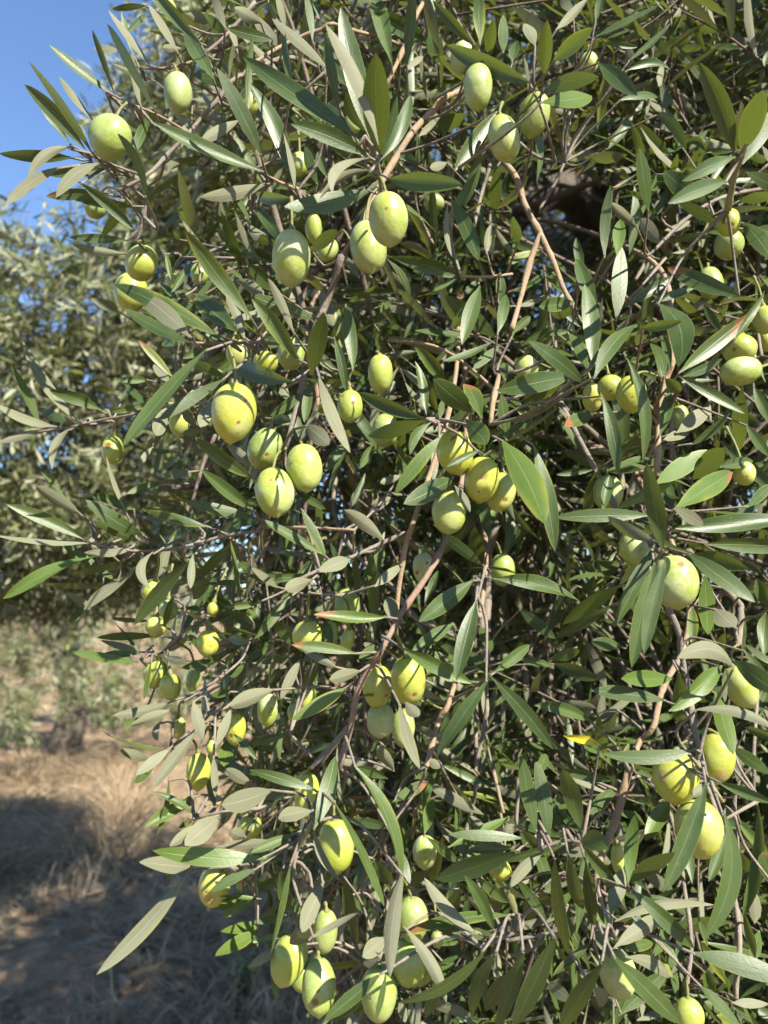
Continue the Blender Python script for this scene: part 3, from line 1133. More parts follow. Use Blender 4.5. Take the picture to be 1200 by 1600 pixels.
# Each olive: x y (photo px) width height lean  stalk-end x y (0 0: nearest twig)  distance (0: from size)  colour  scars  label
# colour: n normal, p pale bloom, s greener, w yellow;  scars: dx,dy,r;...  B prefix = rosy blush
OLIVES = '''
172 216 64 70 5 192 163 0 s - | round green olive among dark leaves at the branch tip against blue sky
278 145 43 62 0 257 114 0 s - | oval green olive high on the left beneath a reddish twig, near the blue sky
262 20 27 42 10 0 0 .56 s - | olive mostly hidden by leaves at the top edge beside the blue sky
389 159 33 44 0 0 0 .53 n - | half hidden yellow-green olive under the orange curved twig near the top
221 411 50 56 12 213 376 0 n -3,-12,4 | olive with a small pale scar hanging from a grey twig above another olive, upper left
205 457 52 62 0 213 400 .50 n - | olive tucked under the scarred one, cut across by a long leaf, upper left
148 328 32 24 0 0 0 .50 s - | shaded olive peeping out below the dark leaves of the sky-side branch tip
607 343 62 82 -4 600 277 0 p -2,-14,2 | big pale olive with a small dark dot, in front of another
575 386 58 84 -8 582 290 .46 p - | pale olive partly hidden behind the big dotted one below the leaf rosette
455 403 60 86 2 455 308 0 p - | large pale olive with a leaf lying over its upper right side
747 137 47 70 0 753 97 0 p - | pale olive half in shade under a broad dark leaf near the top
722 90 36 48 8 0 0 .52 p - | small pale olive above and behind the one under the broad dark leaf
787 216 50 72 -12 785 160 0 p - | pale olive with a grey leaf across its face, hanging beside a tilted olive
835 180 47 68 12 838 147 0 s - | tilted green olive split by a shadow, under two broad green leaves near the top
678 318 32 26 0 0 0 .60 s - | small shaded green olive just under the bright leaf beside the big pale pair
468 257 31 38 0 0 0 .55 n - | yellowish olive peeping between leaves left of the large leaf rosette
490 358 26 46 0 0 0 .52 n - | narrow strip of olive behind the leaf above the large pale olive
552 193 26 34 0 0 0 .52 n - | small sunlit bit of olive behind the base of the upright leaf rosette
512 391 32 40 15 0 0 .54 n - | small yellow-green olive between the large pale olive and the pale pair
920 99 29 34 0 920 72 .55 n - | small olive with a shadow band, alone under a twig at the upper right
1138 348 37 42 0 1138 325 .46 w 5,3,4;0,-6,2 | yellow olive with a dark navel scar at the end of an upright leafy shoot
1139 382 44 46 0 1141 350 .50 s - | deep green olive in shade right below the yellow one with the navel scar
1115 83 22 26 20 0 0 .80 n - | tiny distant olive at the top right among blurred leaves
365 645 69 92 5 0 0 0 w 18,-18,4;7,14,3.5;-18,-28,2.5 | largest yellow-green olive, with two brown spots, left of centre
176 703 33 44 -5 182 652 .50 n -8,-8,6 | small pale olive with a worn brown cheek hanging alone from the left twig
281 661 33 42 0 0 0 .50 n - | yellow-green olive behind the long narrow leaf left of the largest olive
312 428 28 36 0 0 0 .54 s - | shaded green olive behind the yellowing leaf on the upper left
373 553 38 44 0 367 535 .50 n - | olive half hidden behind a twig and leaf above the largest olive
268 440 20 30 0 0 0 .56 n - | thin bit of olive beside a crossing leaf on the upper left
415 567 38 36 0 0 0 .48 w - | bright yellow-green olive poking out above a dark horizontal leaf
455 553 44 50 0 0 0 .52 s - | green olive in shade behind the main grey twig above the leaf bracket
476 731 54 74 -8 470 690 0 n -24,-6,3 | plump yellow-green olive speckled white, right one of the cluster below the largest olive
429 769 61 78 -10 452 700 0 p -8,-20,3;4,-22,2 | big pale speckled olive with a shaded cheek, lowest of the cluster left of centre
414 701 54 66 20 0 0 .46 s 3,12,4 | dark shaded olive crossed by a thin stem above the big speckled olive
594 584 39 59 0 588 550 .47 n - | tall yellow-green olive in the centre with a shadow across, under a bent stalk
547 635 39 51 0 545 598 .46 n 3,-6,4;-13,-16,3 | green-yellow olive with a dark dimple between two leaves near the centre
602 672 41 52 0 0 0 .52 s - | shaded olive crossed by a dark leaf just left of the central twig
711 707 56 70 -10 715 665 0 w -6,-20,3;-2,-26,5 | bright olive with a brown patch near its stalk, top of the cluster right of centre
753 749 53 70 5 770 705 0 w B0,-2,9;-6,20,2 | lumpy olive with a sunken rosy patch in the cluster right of centre
782 769 46 62 12 0 0 .46 w 8,12,5 | sunlit olive behind the lumpy one, at the cluster's right side
702 800 53 68 5 0 0 0 n -17,-20,4 | round yellow-green olive with a brown nick, lowest of the cluster right of centre
823 576 36 42 0 822 545 .50 n - | top of a yellow olive showing above a long grey-green leaf
926 621 32 44 0 0 0 .50 w - | golden olive partly behind a leaf, left of three in a row
954 606 40 40 0 0 0 .48 w 0,5,3 | yellow olive in the middle of three in a row under a leaf rosette
987 616 46 58 0 0 0 .46 w 2,4,2 | yellow olive with shadow stripe, right of three in a row under a leaf rosette
1155 546 52 46 15 1153 515 .46 n -6,0,4 | olive with a notch of shadow on top of another at the right edge
1158 580 60 46 80 0 0 .43 p - | pale olive lying sideways below the notched one at the right edge
950 770 45 54 0 948 735 .50 s - | green olive behind an upright leaf right of the central cluster
1163 740 34 38 0 0 0 .48 w 2,5,2 | small yellow olive with a dark dot beside a yellowing leaf, right edge
1110 442 38 52 0 1106 412 .55 s - | shaded green olive behind the long shadowed leaf at the upper right
1194 500 34 44 0 0 0 .50 n - | olive cut by the right edge of the picture, upper of two
1198 532 26 34 0 0 0 .54 w - | olive cut by the right edge of the picture, lower of two
1061 652 30 38 0 0 0 .62 s - | dim green olive deep behind the orange twig on the right
266 1073 34 39 0 258 1015 .48 w 3,-4,1.5 | round shiny yellow olive hanging lowest on the left over the dry ground
243 1053 36 44 15 0 0 .49 n - | olive with a shadow crease behind the round shiny one, lower left
325 1005 35 41 0 326 967 .47 w 4,6,2 | yellow olive with dark specks hanging from a short pale stalk, left
244 979 32 32 0 0 0 .49 w - | small yellow olive under dark horizontal leaves on the left
238 923 34 34 20 0 0 .50 n - | olive behind the dark drooping leaf, highest of those over the far grove
333 952 19 22 0 0 0 .56 w - | tiny yellow olive deep among leaves above the dark-specked one
263 953 30 32 0 0 0 .54 s - | shaded olive between dark leaves left of the white-backed leaves
302 1063 24 34 10 0 0 .52 s - | narrow shaded olive to the right of the round shiny one, lower left
368 1139 33 50 0 369 1105 .47 w -8,13,4.5 | yellow olive with a dark hole near its tip, crossed by its stalk
278 1137 24 34 0 0 0 .50 n - | small olive below the white-backed leaves, lower left
310 1205 37 54 -3 0 0 .46 w - | yellow olive with one dark side hanging over the dry grass
330 1166 16 24 0 0 0 .50 n - | sliver of olive next to a brown dry bit, lower left
590 1073 46 66 3 606 1020 0 w 12,12,3.5 | yellow olive with a brown dot, left of the hanging pair below centre
638 1063 56 73 -3 614 985 0 w 9,22,5;26,10,2.5 | large yellow olive with a red-brown tip spot, right of the hanging pair below centre
595 1125 45 52 0 0 0 .45 p - | pale green olive half in shade right below the hanging pair
630 1138 36 56 0 0 0 .47 s - | dark shaded olive behind a folded leaf below the hanging pair
480 994 47 48 0 478 920 .46 w - | yellow olive resting above a red-edged leaf left of the lower centre
541 947 43 56 0 0 0 .52 s - | shaded green olive behind the red-tipped leaf in the lower centre
543 1000 22 36 10 0 0 .50 w - | narrow yellow olive between the two red-tipped leaves
520 988 18 38 0 0 0 .52 s - | thin green olive left of the narrow yellow one between the red-tipped leaves
418 1109 33 52 0 0 0 .47 p 6,0,2;5,8,2 | pale speckled olive with small dark dots, left of lower centre
482 1091 22 36 15 0 0 .50 w - | small yellow olive above a bright green leaf in the lower centre
458 1113 18 28 0 0 0 .54 s - | dim small olive right of the pale speckled one, lower left
661 887 33 45 4 664 858 .48 p -9,8,4;5,-7,3 | small pale olive with two brown scars hanging alone below centre
785 890 38 48 0 0 0 .62 s - | greyish shaded olive behind the thick grey twig right of centre
992 856 48 58 -10 993 800 .44 p - | pale olive half hidden by dark leaves, upper of two on the right
1054 909 71 82 -3 1038 860 0 p 8,-30,7 | biggest pale olive wearing narrow leaves over its left side, right
1158 1073 52 66 -20 1150 1020 .44 n - | smooth olive under a curled grey leaf at the right edge
1118 1186 56 78 8 1105 1140 .43 w B10,26,16 | olive with a rosy cheek, upper right of three at lower right
1055 1213 70 80 5 1085 1160 .42 w B-22,-2,14 | broad yellow olive with brownish shoulder, left of three at lower right
1092 1296 72 86 -3 1118 1215 .415 w B-26,6,22 | big olive with pink-brown left cheek behind a long leaf, lowest of three at lower right
335 1384 50 62 5 0 0 .44 w B-10,20,16;-15,10,2;-8,22,2;13,-24,3 | mottled olive with a brownish end at the lower left, under a long leaf
390 1293 38 34 0 0 0 .50 w - | shaded bit of olive behind grey leaf backs at the lower left
525 1321 55 77 -5 522 1250 0 n - | pale green olive with a stem shadow down its face, lower centre
480 1242 40 66 0 0 0 .45 w - | yellow olive behind a dark upright leaf, lower centre left
508 1456 39 66 5 508 1410 .45 s - | green shaded olive behind grey leaves in the bottom cluster
451 1500 54 74 18 0 0 .425 n - | sunlit olive leaning left in the bottom cluster, leaf across its top
498 1541 53 78 -3 497 1487 .42 s 0,8,3;-8,25,7 | shaded olive with a shrivelled pointed tip at the bottom
645 1437 48 66 0 0 0 .42 s 10,14,2 | shaded green olive right of the pale hanging leaf, upper of two
638 1503 55 66 0 0 0 .42 s - | shaded green olive right of the pale hanging leaf, lower of two
592 1553 57 78 0 605 1510 .415 s -4,22,3;-14,10,2 | shaded olive behind a blue-green leaf at the bottom edge
472 1526 34 44 0 0 0 .46 s - | olive squeezed between the leaning one and the pointed one at the bottom
664 1332 38 52 0 0 0 .50 p - | pale olive with a folded leaf over it right of the lower centre
780 1357 40 30 30 0 0 .50 w - | bright bit of olive under a dark leaf, lower right of centre
683 1467 20 26 0 0 0 .50 s - | tiny dark olive right of the shaded pair near the bottom
965 1521 57 70 -8 968 1485 .41 p - | pale whitish olive with its calyx showing at the bottom right
1077 1585 44 46 0 0 0 .44 n - | olive cut by the bottom edge at lower right
965 1340 20 46 0 0 0 .46 n - | narrow slice of pale olive behind the orange stem at lower right
'''

# ---------------------------------------------------------------- ground, hill, dry grass
def fbm(x, y, s):
    z = 0
    g = np.random.default_rng(s)
    for k in range(5):
        a, b, c = g.uniform(0, 6.28, 3); f = 0.5 * 1.9 ** k
        z = z + np.sin(x * f * math.cos(a) + y * f * math.sin(a) + b) * np.sin(y * f * math.cos(c) - x * f * math.sin(c) + a) / (1.5 ** k)
    return z

def ground_z(x, y):
    near = np.exp(-((x / 14.0) ** 2 + ((y - 5) / 14.0) ** 2))
    return 0.035 * fbm(x * 1.4, y * 1.4, 3) * near + 0.012 * fbm(x * 3.1, y * 3.1, 5) * near

def ground_material():
    m = NT('dry_soil')
    pos = m.pos()
    n1 = m.noise(2.2, 5.0, pos); n2 = m.noise(16.0, 5.0, pos, 0.65); n3 = m.noise(90.0, 4.0, pos, 0.7)
    st = m.vor(22.0, pos)
    col = m.mix(m.ss(n1, 0.35, 0.65), (0.175, 0.115, 0.066), (0.245, 0.168, 0.102))
    col = m.mix(m.ss(n2, 0.42, 0.68), col, (0.30, 0.225, 0.14))
    col = m.mix(m.ss(n3, 0.55, 0.75, 0.0, 0.8), col, (0.085, 0.055, 0.032))
    col = m.mix(m.math('MULTIPLY', m.ss(st, 0.1, 0.2, 1.0, 0.0), m.ss(n2, 0.5, 0.6)), col, (0.31, 0.25, 0.185))
    h = m.math('ADD', n2, m.math('MULTIPLY', n3, 0.5))
    m.l(m.bsdf(col, 0.95, 0.1, m.bump(h, 0.03, 0.8)), m.out.inputs[0])
    return m.mat

def axis_steps(lo, hi, fine_lo, fine_hi, step):
    a = [fine_lo]
    s = step
    while a[-1] > lo:
        s *= 1.25; a.append(a[-1] - s)
    a = a[::-1] + list(np.arange(fine_lo + step, fine_hi, step))
    s = step
    while a[-1] < hi:
        s *= 1.25; a.append(a[-1] + s)
    return np.array(a)

gx = axis_steps(-900, 900, -5.5, 3.5, 0.07); gy = axis_steps(-300, 1500, 0.0, 10.0, 0.07)
XX, YY = np.meshgrid(gx, gy)
ZZ = ground_z(XX, YY)
nx_, ny_ = len(gx), len(gy)
i, j = np.meshgrid(np.arange(ny_ - 1), np.arange(nx_ - 1), indexing='ij')
f = (i * nx_ + j).ravel()
link('ground', mesh('ground', np.stack([XX, YY, ZZ], -1).reshape(-1, 3), np.stack([f, f + 1, f + nx_ + 1, f + nx_], 1)),
     mat=ground_material(), kind='structure')

# a low ridge on the skyline
hx = np.linspace(-900, 900, 90); hrows = []
prof_h = 26 + 14 * np.sin(hx / 170.0 + 1.0) + 7 * np.sin(hx / 61.0) + 3 * np.sin(hx / 23.0)
for k, (yy, zz) in enumerate(((760, -0.02), (840, 0.45), (930, 0.85), (1010, 1.0), (1150, 0.5), (1280, -0.02))):
    hrows.append(np.stack([hx, np.full(90, yy) + 25 * np.sin(hx / 90 + k), prof_h * zz - (1 if zz < 0 else 0)], 1))
HV = np.vstack(hrows); i, j = np.meshgrid(np.arange(5), np.arange(89), indexing='ij'); f = (i * 90 + j).ravel()
link('hills', mesh('hills', HV, np.stack([f, f + 1, f + 91, f + 90], 1)),
     mat=simple_material('hill_scrub', (0.12, 0.125, 0.09), (0.20, 0.18, 0.13), 0.03, 0.95), kind='structure')

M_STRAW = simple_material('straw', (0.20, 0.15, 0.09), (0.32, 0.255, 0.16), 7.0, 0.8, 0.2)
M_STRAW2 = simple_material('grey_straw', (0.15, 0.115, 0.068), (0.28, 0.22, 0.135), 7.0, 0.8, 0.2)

def blades(base, dirs, length, width, droop, rows=4):
    """thin tapering blades arching over: base (n,3), dirs (n,3)"""
    n = len(base)
    t = np.linspace(0, 1, rows)
    D = nrm(dirs)
    side = nrm(np.cross(D, rng.normal(size=(n, 3))))
    out = D * np.array([1, 1, 0]); out = nrm(out + 1e-6)
    c = base[:, None] + D[:, None] * (length[:, None] * t)[..., None] + (out * np.array([1, 1, 0]) * 0.45 - np.array([0, 0, 0.75]))[:, None] * (length[:, None] * droop[:, None] * t[None] ** 2.2)[..., None]
    w = (width[:, None] * (1 - 0.75 * t[None]))[..., None]
    V = np.stack([c - side[:, None] * w, c + side[:, None] * w], 2).reshape(-1, 3)
    f = (np.arange(rows - 1) * 2)
    F1 = np.stack([f, f + 1, f + 3, f + 2], 1)
    F = (F1[None] + (np.arange(n) * rows * 2)[:, None, None]).reshape(-1, 4)
    return V, F, c[:, -1], nrm(c[:, -1] - c[:, -2])

# litter of dry stalks lying and standing on the soil
n = 60000
r_ = 2.3 + 12 * rng.random(n) ** 1.5; a_ = rng.uniform(-1.25, 0.75, n)
bx_, by_ = r_ * np.sin(a_), r_ * np.cos(a_)
k_ = 26000; r_[:k_] = 2.6 + 4.5 * rng.random(k_); a_[:k_] = rng.uniform(-.75, .05, k_)      # thickest along the edge of the crown
bx_, by_ = r_ * np.sin(a_), r_ * np.cos(a_)
keep = fbm(bx_ * 2.2, by_ * 2.2, 8) > -1.1
bx_, by_ = bx_[keep], by_[keep]; n = len(bx_)
lie = rng.random(n) < 0.7
dirs = np.stack([rng.normal(size=n), rng.normal(size=n), np.where(lie, 0.12 * rng.random(n), 0.8 + 1.4 * rng.random(n))], 1)
V, F, _, _ = blades(np.stack([bx_, by_, ground_z(bx_, by_) + 0.010], 1), dirs, rng.uniform(0.06, 0.26, n), rng.uniform(0.0014, 0.0034, n) * np.where(rng.random(n) < .3, 2.0, 1.0), np.where(lie, 0.0, rng.uniform(0, 0.5, n)), 3)
link('dry_grass', mesh('dry_grass', V, F), mat=simple_material('straw_litter', (0.27, 0.20, 0.125), (0.47, 0.375, 0.25), 5.0, 0.8, 0.2), kind='stuff',
     label='dry straw litter and thin grass stalks scattered over the soil', category='dry grass')

def tussock(name, x, y, h, spread, nb, mat, label, group='dry grass tussocks beside the tree'):
    z = float(ground_z(x, y))
    root = empty(name, (x, y, z), label=label, category='grass clump', group=group)
    a = rng.uniform(0, 6.283, nb); rr = spread * rng.random(nb) ** 0.7
    b = np.stack([x + rr * np.cos(a), y + rr * np.sin(a), np.full(nb, z - 0.01)], 1)
    lean = rng.uniform(0.1, 1.5, nb)
    d = np.stack([np.cos(a) * lean + rng.normal(0, .18, nb), np.sin(a) * lean + rng.normal(0, .18, nb), np.ones(nb)], 1)
    L = h * rng.uniform(0.45, 1.15, nb)
    V, F, tip, td = blades(b, d, L, rng.uniform(0.0014, 0.0042, nb), rng.uniform(0.3, 1.3, nb), 6)
    link('stalks', mesh('stalks', V, F), root, mat, kind='stuff')
    sel = rng.random(nb) < 0.45                                  # drooping seed heads: several small spikelets per tip
    tips, td = tip[sel], td[sel]; k = len(tips)
    reps = 5
    bb = np.repeat(tips, reps, 0) - np.repeat(td, reps, 0) * rng.uniform(0, 0.09, (k * reps, 1))
    dd = np.repeat(td, reps, 0) + rng.normal(0, 0.45, (k * reps, 3)) - np.array([0, 0, 0.6])
    nn = k * reps
    Vh, Fh, _, tt = leaf_blade(bb, dd, rng.uniform(0.018, 0.034, nn), rng.uniform(0.004, 0.008, nn), rng.normal(size=(nn, 3)),
                               np.zeros((nn, 3)), np.zeros(nn), np.full(nn, 0.6), np.zeros(nn), np.zeros((nn, 4)), 4, 3)
    link('seed_heads', mesh('seed_heads', Vh, Fh), root, mat, kind='stuff')
    return root

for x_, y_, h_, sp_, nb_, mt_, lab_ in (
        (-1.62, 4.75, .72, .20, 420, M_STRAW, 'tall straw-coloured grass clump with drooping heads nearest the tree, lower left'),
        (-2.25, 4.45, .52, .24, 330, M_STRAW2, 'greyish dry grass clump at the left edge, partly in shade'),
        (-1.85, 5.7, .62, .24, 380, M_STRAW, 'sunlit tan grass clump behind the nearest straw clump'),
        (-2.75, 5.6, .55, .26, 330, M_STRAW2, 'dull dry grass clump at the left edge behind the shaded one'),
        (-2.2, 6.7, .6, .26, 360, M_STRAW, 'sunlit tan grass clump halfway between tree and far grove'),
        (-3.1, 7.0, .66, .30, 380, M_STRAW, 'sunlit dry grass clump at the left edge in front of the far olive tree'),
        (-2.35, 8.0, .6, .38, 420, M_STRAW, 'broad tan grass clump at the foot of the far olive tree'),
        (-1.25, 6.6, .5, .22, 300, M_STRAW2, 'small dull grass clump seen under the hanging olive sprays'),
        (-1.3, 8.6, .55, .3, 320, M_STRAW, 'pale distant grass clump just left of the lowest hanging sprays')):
    tussock('dry_grass_clump', x_, y_, h_, sp_, nb_, mt_, lab_)

# clods and gravel on the soil
n = 5200
r_ = 2.2 + 9 * rng.random(n) ** 1.4; a_ = rng.uniform(-1.2, 0.6, n)
cx_, cy_ = r_ * np.sin(a_), r_ * np.cos(a_)
cr = 0.005 + 0.022 * rng.random(n) ** 3
u_ = np.array([(1, 0, 0), (-1, 0, 0), (0, 1, 0), (0, -1, 0), (0, 0, 1), (0, 0, -1)], float)
q_ = nrm(rng.normal(size=(n, 3))); w_ = nrm(np.cross(q_, rng.normal(size=(n, 3)))); e_ = np.cross(q_, w_)
loc_ = u_[None] * rng.uniform(.6, 1.2, (n, 6, 1))
V = (loc_[..., :1] * q_[:, None] + loc_[..., 1:2] * w_[:, None] + loc_[..., 2:] * e_[:, None]) * cr[:, None, None] * np.array([1, 1, .7])
V = V + np.stack([cx_, cy_, ground_z(cx_, cy_) + cr * .15], 1)[:, None]
F1 = np.array([(0, 2, 4), (2, 1, 4), (1, 3, 4), (3, 0, 4), (2, 0, 5), (1, 2, 5), (3, 1, 5), (0, 3, 5)])
link('gravel', mesh('gravel', V.reshape(-1, 3), (F1[None] + (np.arange(n) * 6)[:, None, None]).reshape(-1, 3), smooth=False),
     mat=simple_material('clods', (0.13, 0.095, 0.065), (0.27, 0.215, 0.155), 6.0, 0.95), kind='stuff', label='loose gravel and clods scattered over the dry soil', category='gravel')

n = 2600                                                           # fallen olive leaves
r_ = 2.2 + 6 * rng.random(n) ** 1.4; a_ = rng.uniform(-1.1, 0.6, n)
fx, fy = r_ * np.sin(a_), r_ * np.cos(a_); fl_ = rng.uniform(.035, .06, n)
V, F, U, A = leaf_blade(np.stack([fx, fy, ground_z(fx, fy) + .012], 1), np.stack([rng.normal(size=n), rng.normal(size=n), rng.normal(0, .15, n)], 1), fl_, fl_ * .22,
                        np.stack([rng.normal(0, .4, n), rng.normal(0, .4, n), rng.choice([-1., 1.], n)], 1), np.zeros((n, 3)), rng.normal(0, .15, n), rng.uniform(-.3, .6, n), np.zeros(n), np.zeros((n, 4)), 5, 3)
link('fallen_leaves', mesh('fallen_leaves', V, F), mat=simple_material('dead_leaf', (0.16, 0.10, 0.05), (0.34, 0.26, 0.16), 25.0, 0.7, 0.1), kind='stuff',
     label='fallen brown olive leaves lying on the soil', category='leaf litter')

def stone(name, x, y, r, label, seed, mat):
    g = np.random.default_rng(seed)
    th = np.linspace(0, np.pi, 9); ph = np.linspace(0, 2 * np.pi, 12, endpoint=False)
    T, Ph = np.meshgrid(th, ph, indexing='ij')
    d = np.stack([np.sin(T) * np.cos(Ph), np.sin(T) * np.sin(Ph), np.cos(T)], -1).reshape(-1, 3)
    k = g.normal(size=(7, 3))
    rad = 1 - 1.1 * np.maximum(0, (d @ nrm(k).T) - 0.6).sum(1) + 0.08 * np.sin(d @ (k[0] * 4))
    V = d * rad[:, None] * r * np.array([1.25, 0.85, 0.7])
    i, j = np.meshgrid(np.arange(8), np.arange(12), indexing='ij')
    f = (i * 12 + j).ravel(); h = (i * 12 + (j + 1) % 12).ravel()
    me = mesh(name, V, np.stack([f, f + 12, h + 12, h], 1))
    o = link(name, me, mat=mat, label=label, category='stone', group='loose pale stones on the soil')
    o.location = (x, y, float(ground_z(x, y)) + r * 0.12)
    o.rotation_euler = (0, 0, g.uniform(0, 6))
M_STONE = simple_material('limestone', (0.19, 0.155, 0.115), (0.29, 0.245, 0.19), 40.0, 0.95, 0, 0.02)
for k, (px, py, rr, lab) in enumerate(((196, 1545, .045, 'pale stone lying in shade near the bottom, left of the olives'),
                                       (95, 1470, .03, 'small pale stone on the shaded soil at lower left'),
                                       (265, 1490, .026, 'small stone just left of the lowest hanging leaves'),
                                       (120, 1570, .035, 'pale flat stone at the bottom edge, lower left'),
                                       (300, 1400, .03, 'stone on the soil below the mottled olive'),
                                       (40, 1560, .028, 'small stone in the bottom corner at lower left'))):
    ray = P(px, py, 1.0) - CAM; s = -CAM[2] / ray[2]
    stone('stone', CAM[0] + ray[0] * s, CAM[1] + ray[1] * s, rr, lab, 50 + k, M_STONE)

# ---------------------------------------------------------------- foliage generator
def gen_foliage(inside, box, n_branch, twigs_per, leaf_len, g, droop=0.75, keep_leaf=None, jit=0.6):
    """secondary branches -> twigs -> opposite leaf pairs. Returns leaf arrays and a list of (pts, radii) tubes"""
    lo, hi = np.array(box[0]), np.array(box[1])
    c = lo + (hi - lo) * g.random((n_branch * 40, 3))
    p = c[inside(c)][:n_branch]
    n = len(p); k = 9
    d = nrm(np.stack([g.normal(0, .8, n), g.normal(0, .8, n), g.normal(0.1, .6, n)], 1))
    ln = g.uniform(0.35, 0.8, (n, 1))
    pts = [p]
    for s in range(k):
        d = nrm(d + np.stack([g.normal(0, .12, n), g.normal(0, .12, n), -droop * 0.22 + g.normal(0, .1, n)], 1))
        pts.append(pts[-1] + d * ln / k)
    pts = np.stack(pts, 1)                                                   # n, k+1, 3
    valid = np.logical_and.accumulate(inside(pts.reshape(-1, 3)).reshape(n, k + 1), 1).sum(1)
    tubes = [(pts[i, :m], np.linspace(g.uniform(.0018, .0034), .0011, m)) for i, m in enumerate(valid) if m >= 3]
    # twigs
    bi = np.repeat(np.arange(n), twigs_per); T = len(bi)
    s = g.uniform(.08, .999, T) * k; i0 = s.astype(int)
    ok = i0 + 1 < valid[bi]
    bi, s, i0 = bi[ok], s[ok], i0[ok]; T = len(bi)
    q0, q1 = pts[bi, i0], pts[bi, i0 + 1]
    ax = nrm(q1 - q0); q = q0 + (q1 - q0) * (s - i0)[:, None]
    td = nrm(ax * g.uniform(.2, .9, (T, 1)) + nrm(np.cross(ax, g.normal(size=(T, 3)))) + np.array([0, 0, 1.0]) * g.uniform(-.5, .35, (T, 1)))
    m = 11
    tl = g.uniform(.12, .27, (T, 1))
    fr = nrm(np.cross(td, g.normal(size=(T, 3))))
    tp = [q]; B, D, N, L, I = [], [], [], [], []
    for a in range(1, m + 1):
        td = nrm(td + np.stack([g.normal(0, .07, T), g.normal(0, .07, T), -0.05 * droop + g.normal(0, .05, T)], 1))
        tp.append(tp[-1] + td * tl / m)
        if a == 1:
            continue
        fr = nrm(fr - (fr * td).sum(1, keepdims=True) * td)
        fa = np.cross(td, fr) if a % 2 else fr
        for sg in (-1, 1):
            ld = nrm(td * g.uniform(.6, 1.35, (T, 1)) + fa * sg + np.array([0, 0, 1.0]) * g.uniform(-.3, .2, (T, 1)))
            up = np.array([0, 0, 1.0]) * g.uniform(.2, 1.2, (T, 1)) + td * 0.8 + g.normal(0, jit, (T, 3))
            B.append(tp[-1]); D.append(ld); N.append(nrm(up)); I.append(np.full(T, a))
            L.append(g.uniform(*leaf_len, T) * (0.65 if a == m else 1.0))
    tp = np.stack(tp, 1)
    tv = np.logical_and.accumulate(inside(tp.reshape(-1, 3)).reshape(T, m + 1), 1).sum(1)
    tubes += [(tp[i, :v], np.linspace(.0011, .0007, v)) for i, v in enumerate(tv) if v >= 3]
    keep = np.concatenate([a_ < tv for a_ in I]) & (g.random(T * len(I)) > 0.12)
    B, D, N, L = (np.concatenate(z)[keep] for z in (B, D, N, L))
    if keep_leaf is not None:
        kk = keep_leaf(B, D, L)
        B, D, N, L = B[kk], D[kk], N[kk], L[kk]
    return B, D, N, L, tubes

def foliage_mesh(name, B, D, N, L, g, rows, cols, wr=(0.125, 0.19), yellow=0.07):
    n = len(B)
    tint = np.stack([g.random(n), np.where(g.random(n) < yellow, g.uniform(.3, .7, n), g.uniform(0, .12, n)),
                     np.where(g.random(n) < 0.03, 1.0, 0.0), np.clip(g.normal(.42, .16, n), 0, 1)], 1)
    V, F, U, A = leaf_blade(B, D, L, L * g.uniform(*wr, n), N, g.normal(0, .035, (n, 3)) * L[:, None], g.normal(0.05, .13, n),
                            g.uniform(.08, .45, n), g.normal(0, .5, n), tint, rows, cols)
    return mesh(name, V, F, uv=U, attrs={'tint': ('FLOAT_COLOR', A)})

def tubes_mesh(name, tubes, sides=4):
    Vs, Fs, off = [], [], 0
    for pts, rad in tubes:
        V, F = tube(pts, rad, sides)
        Vs.append(V); Fs.append(F + off); off += len(V)
    return quads_to_mesh(name, np.vstack(Vs), np.vstack(Fs))

# ---------------------------------------------------------------- the near olive tree
TREE = empty('olive_tree', (0.62, 2.25, 0.0), label='near olive tree whose drooping fruiting branches fill most of the picture', category='olive tree', group='olive trees')

def big_limb(name, pts, r0, r1, mat, sides=16, seed=1, parent=TREE, step=0.04):
    g = np.random.default_rng(seed)
    c = spline(pts, step); n = len(c)
    rad = np.linspace(r0, r1, n) * (1 + 0.10 * np.interp(np.linspace(0, 1, n), np.linspace(0, 1, 9), g.uniform(-1, 1, 9)))
    V, F = tube(c, rad, sides)
    V[:-2] += (V[:-2] - np.repeat(c, sides, 0)) * (0.13 * np.sin(np.tile(np.arange(sides), n) * 2.1 + np.repeat(np.arange(n), sides) * 0.21))[:, None]
    return link(name, quads_to_mesh(name, V, F), parent, mat), c

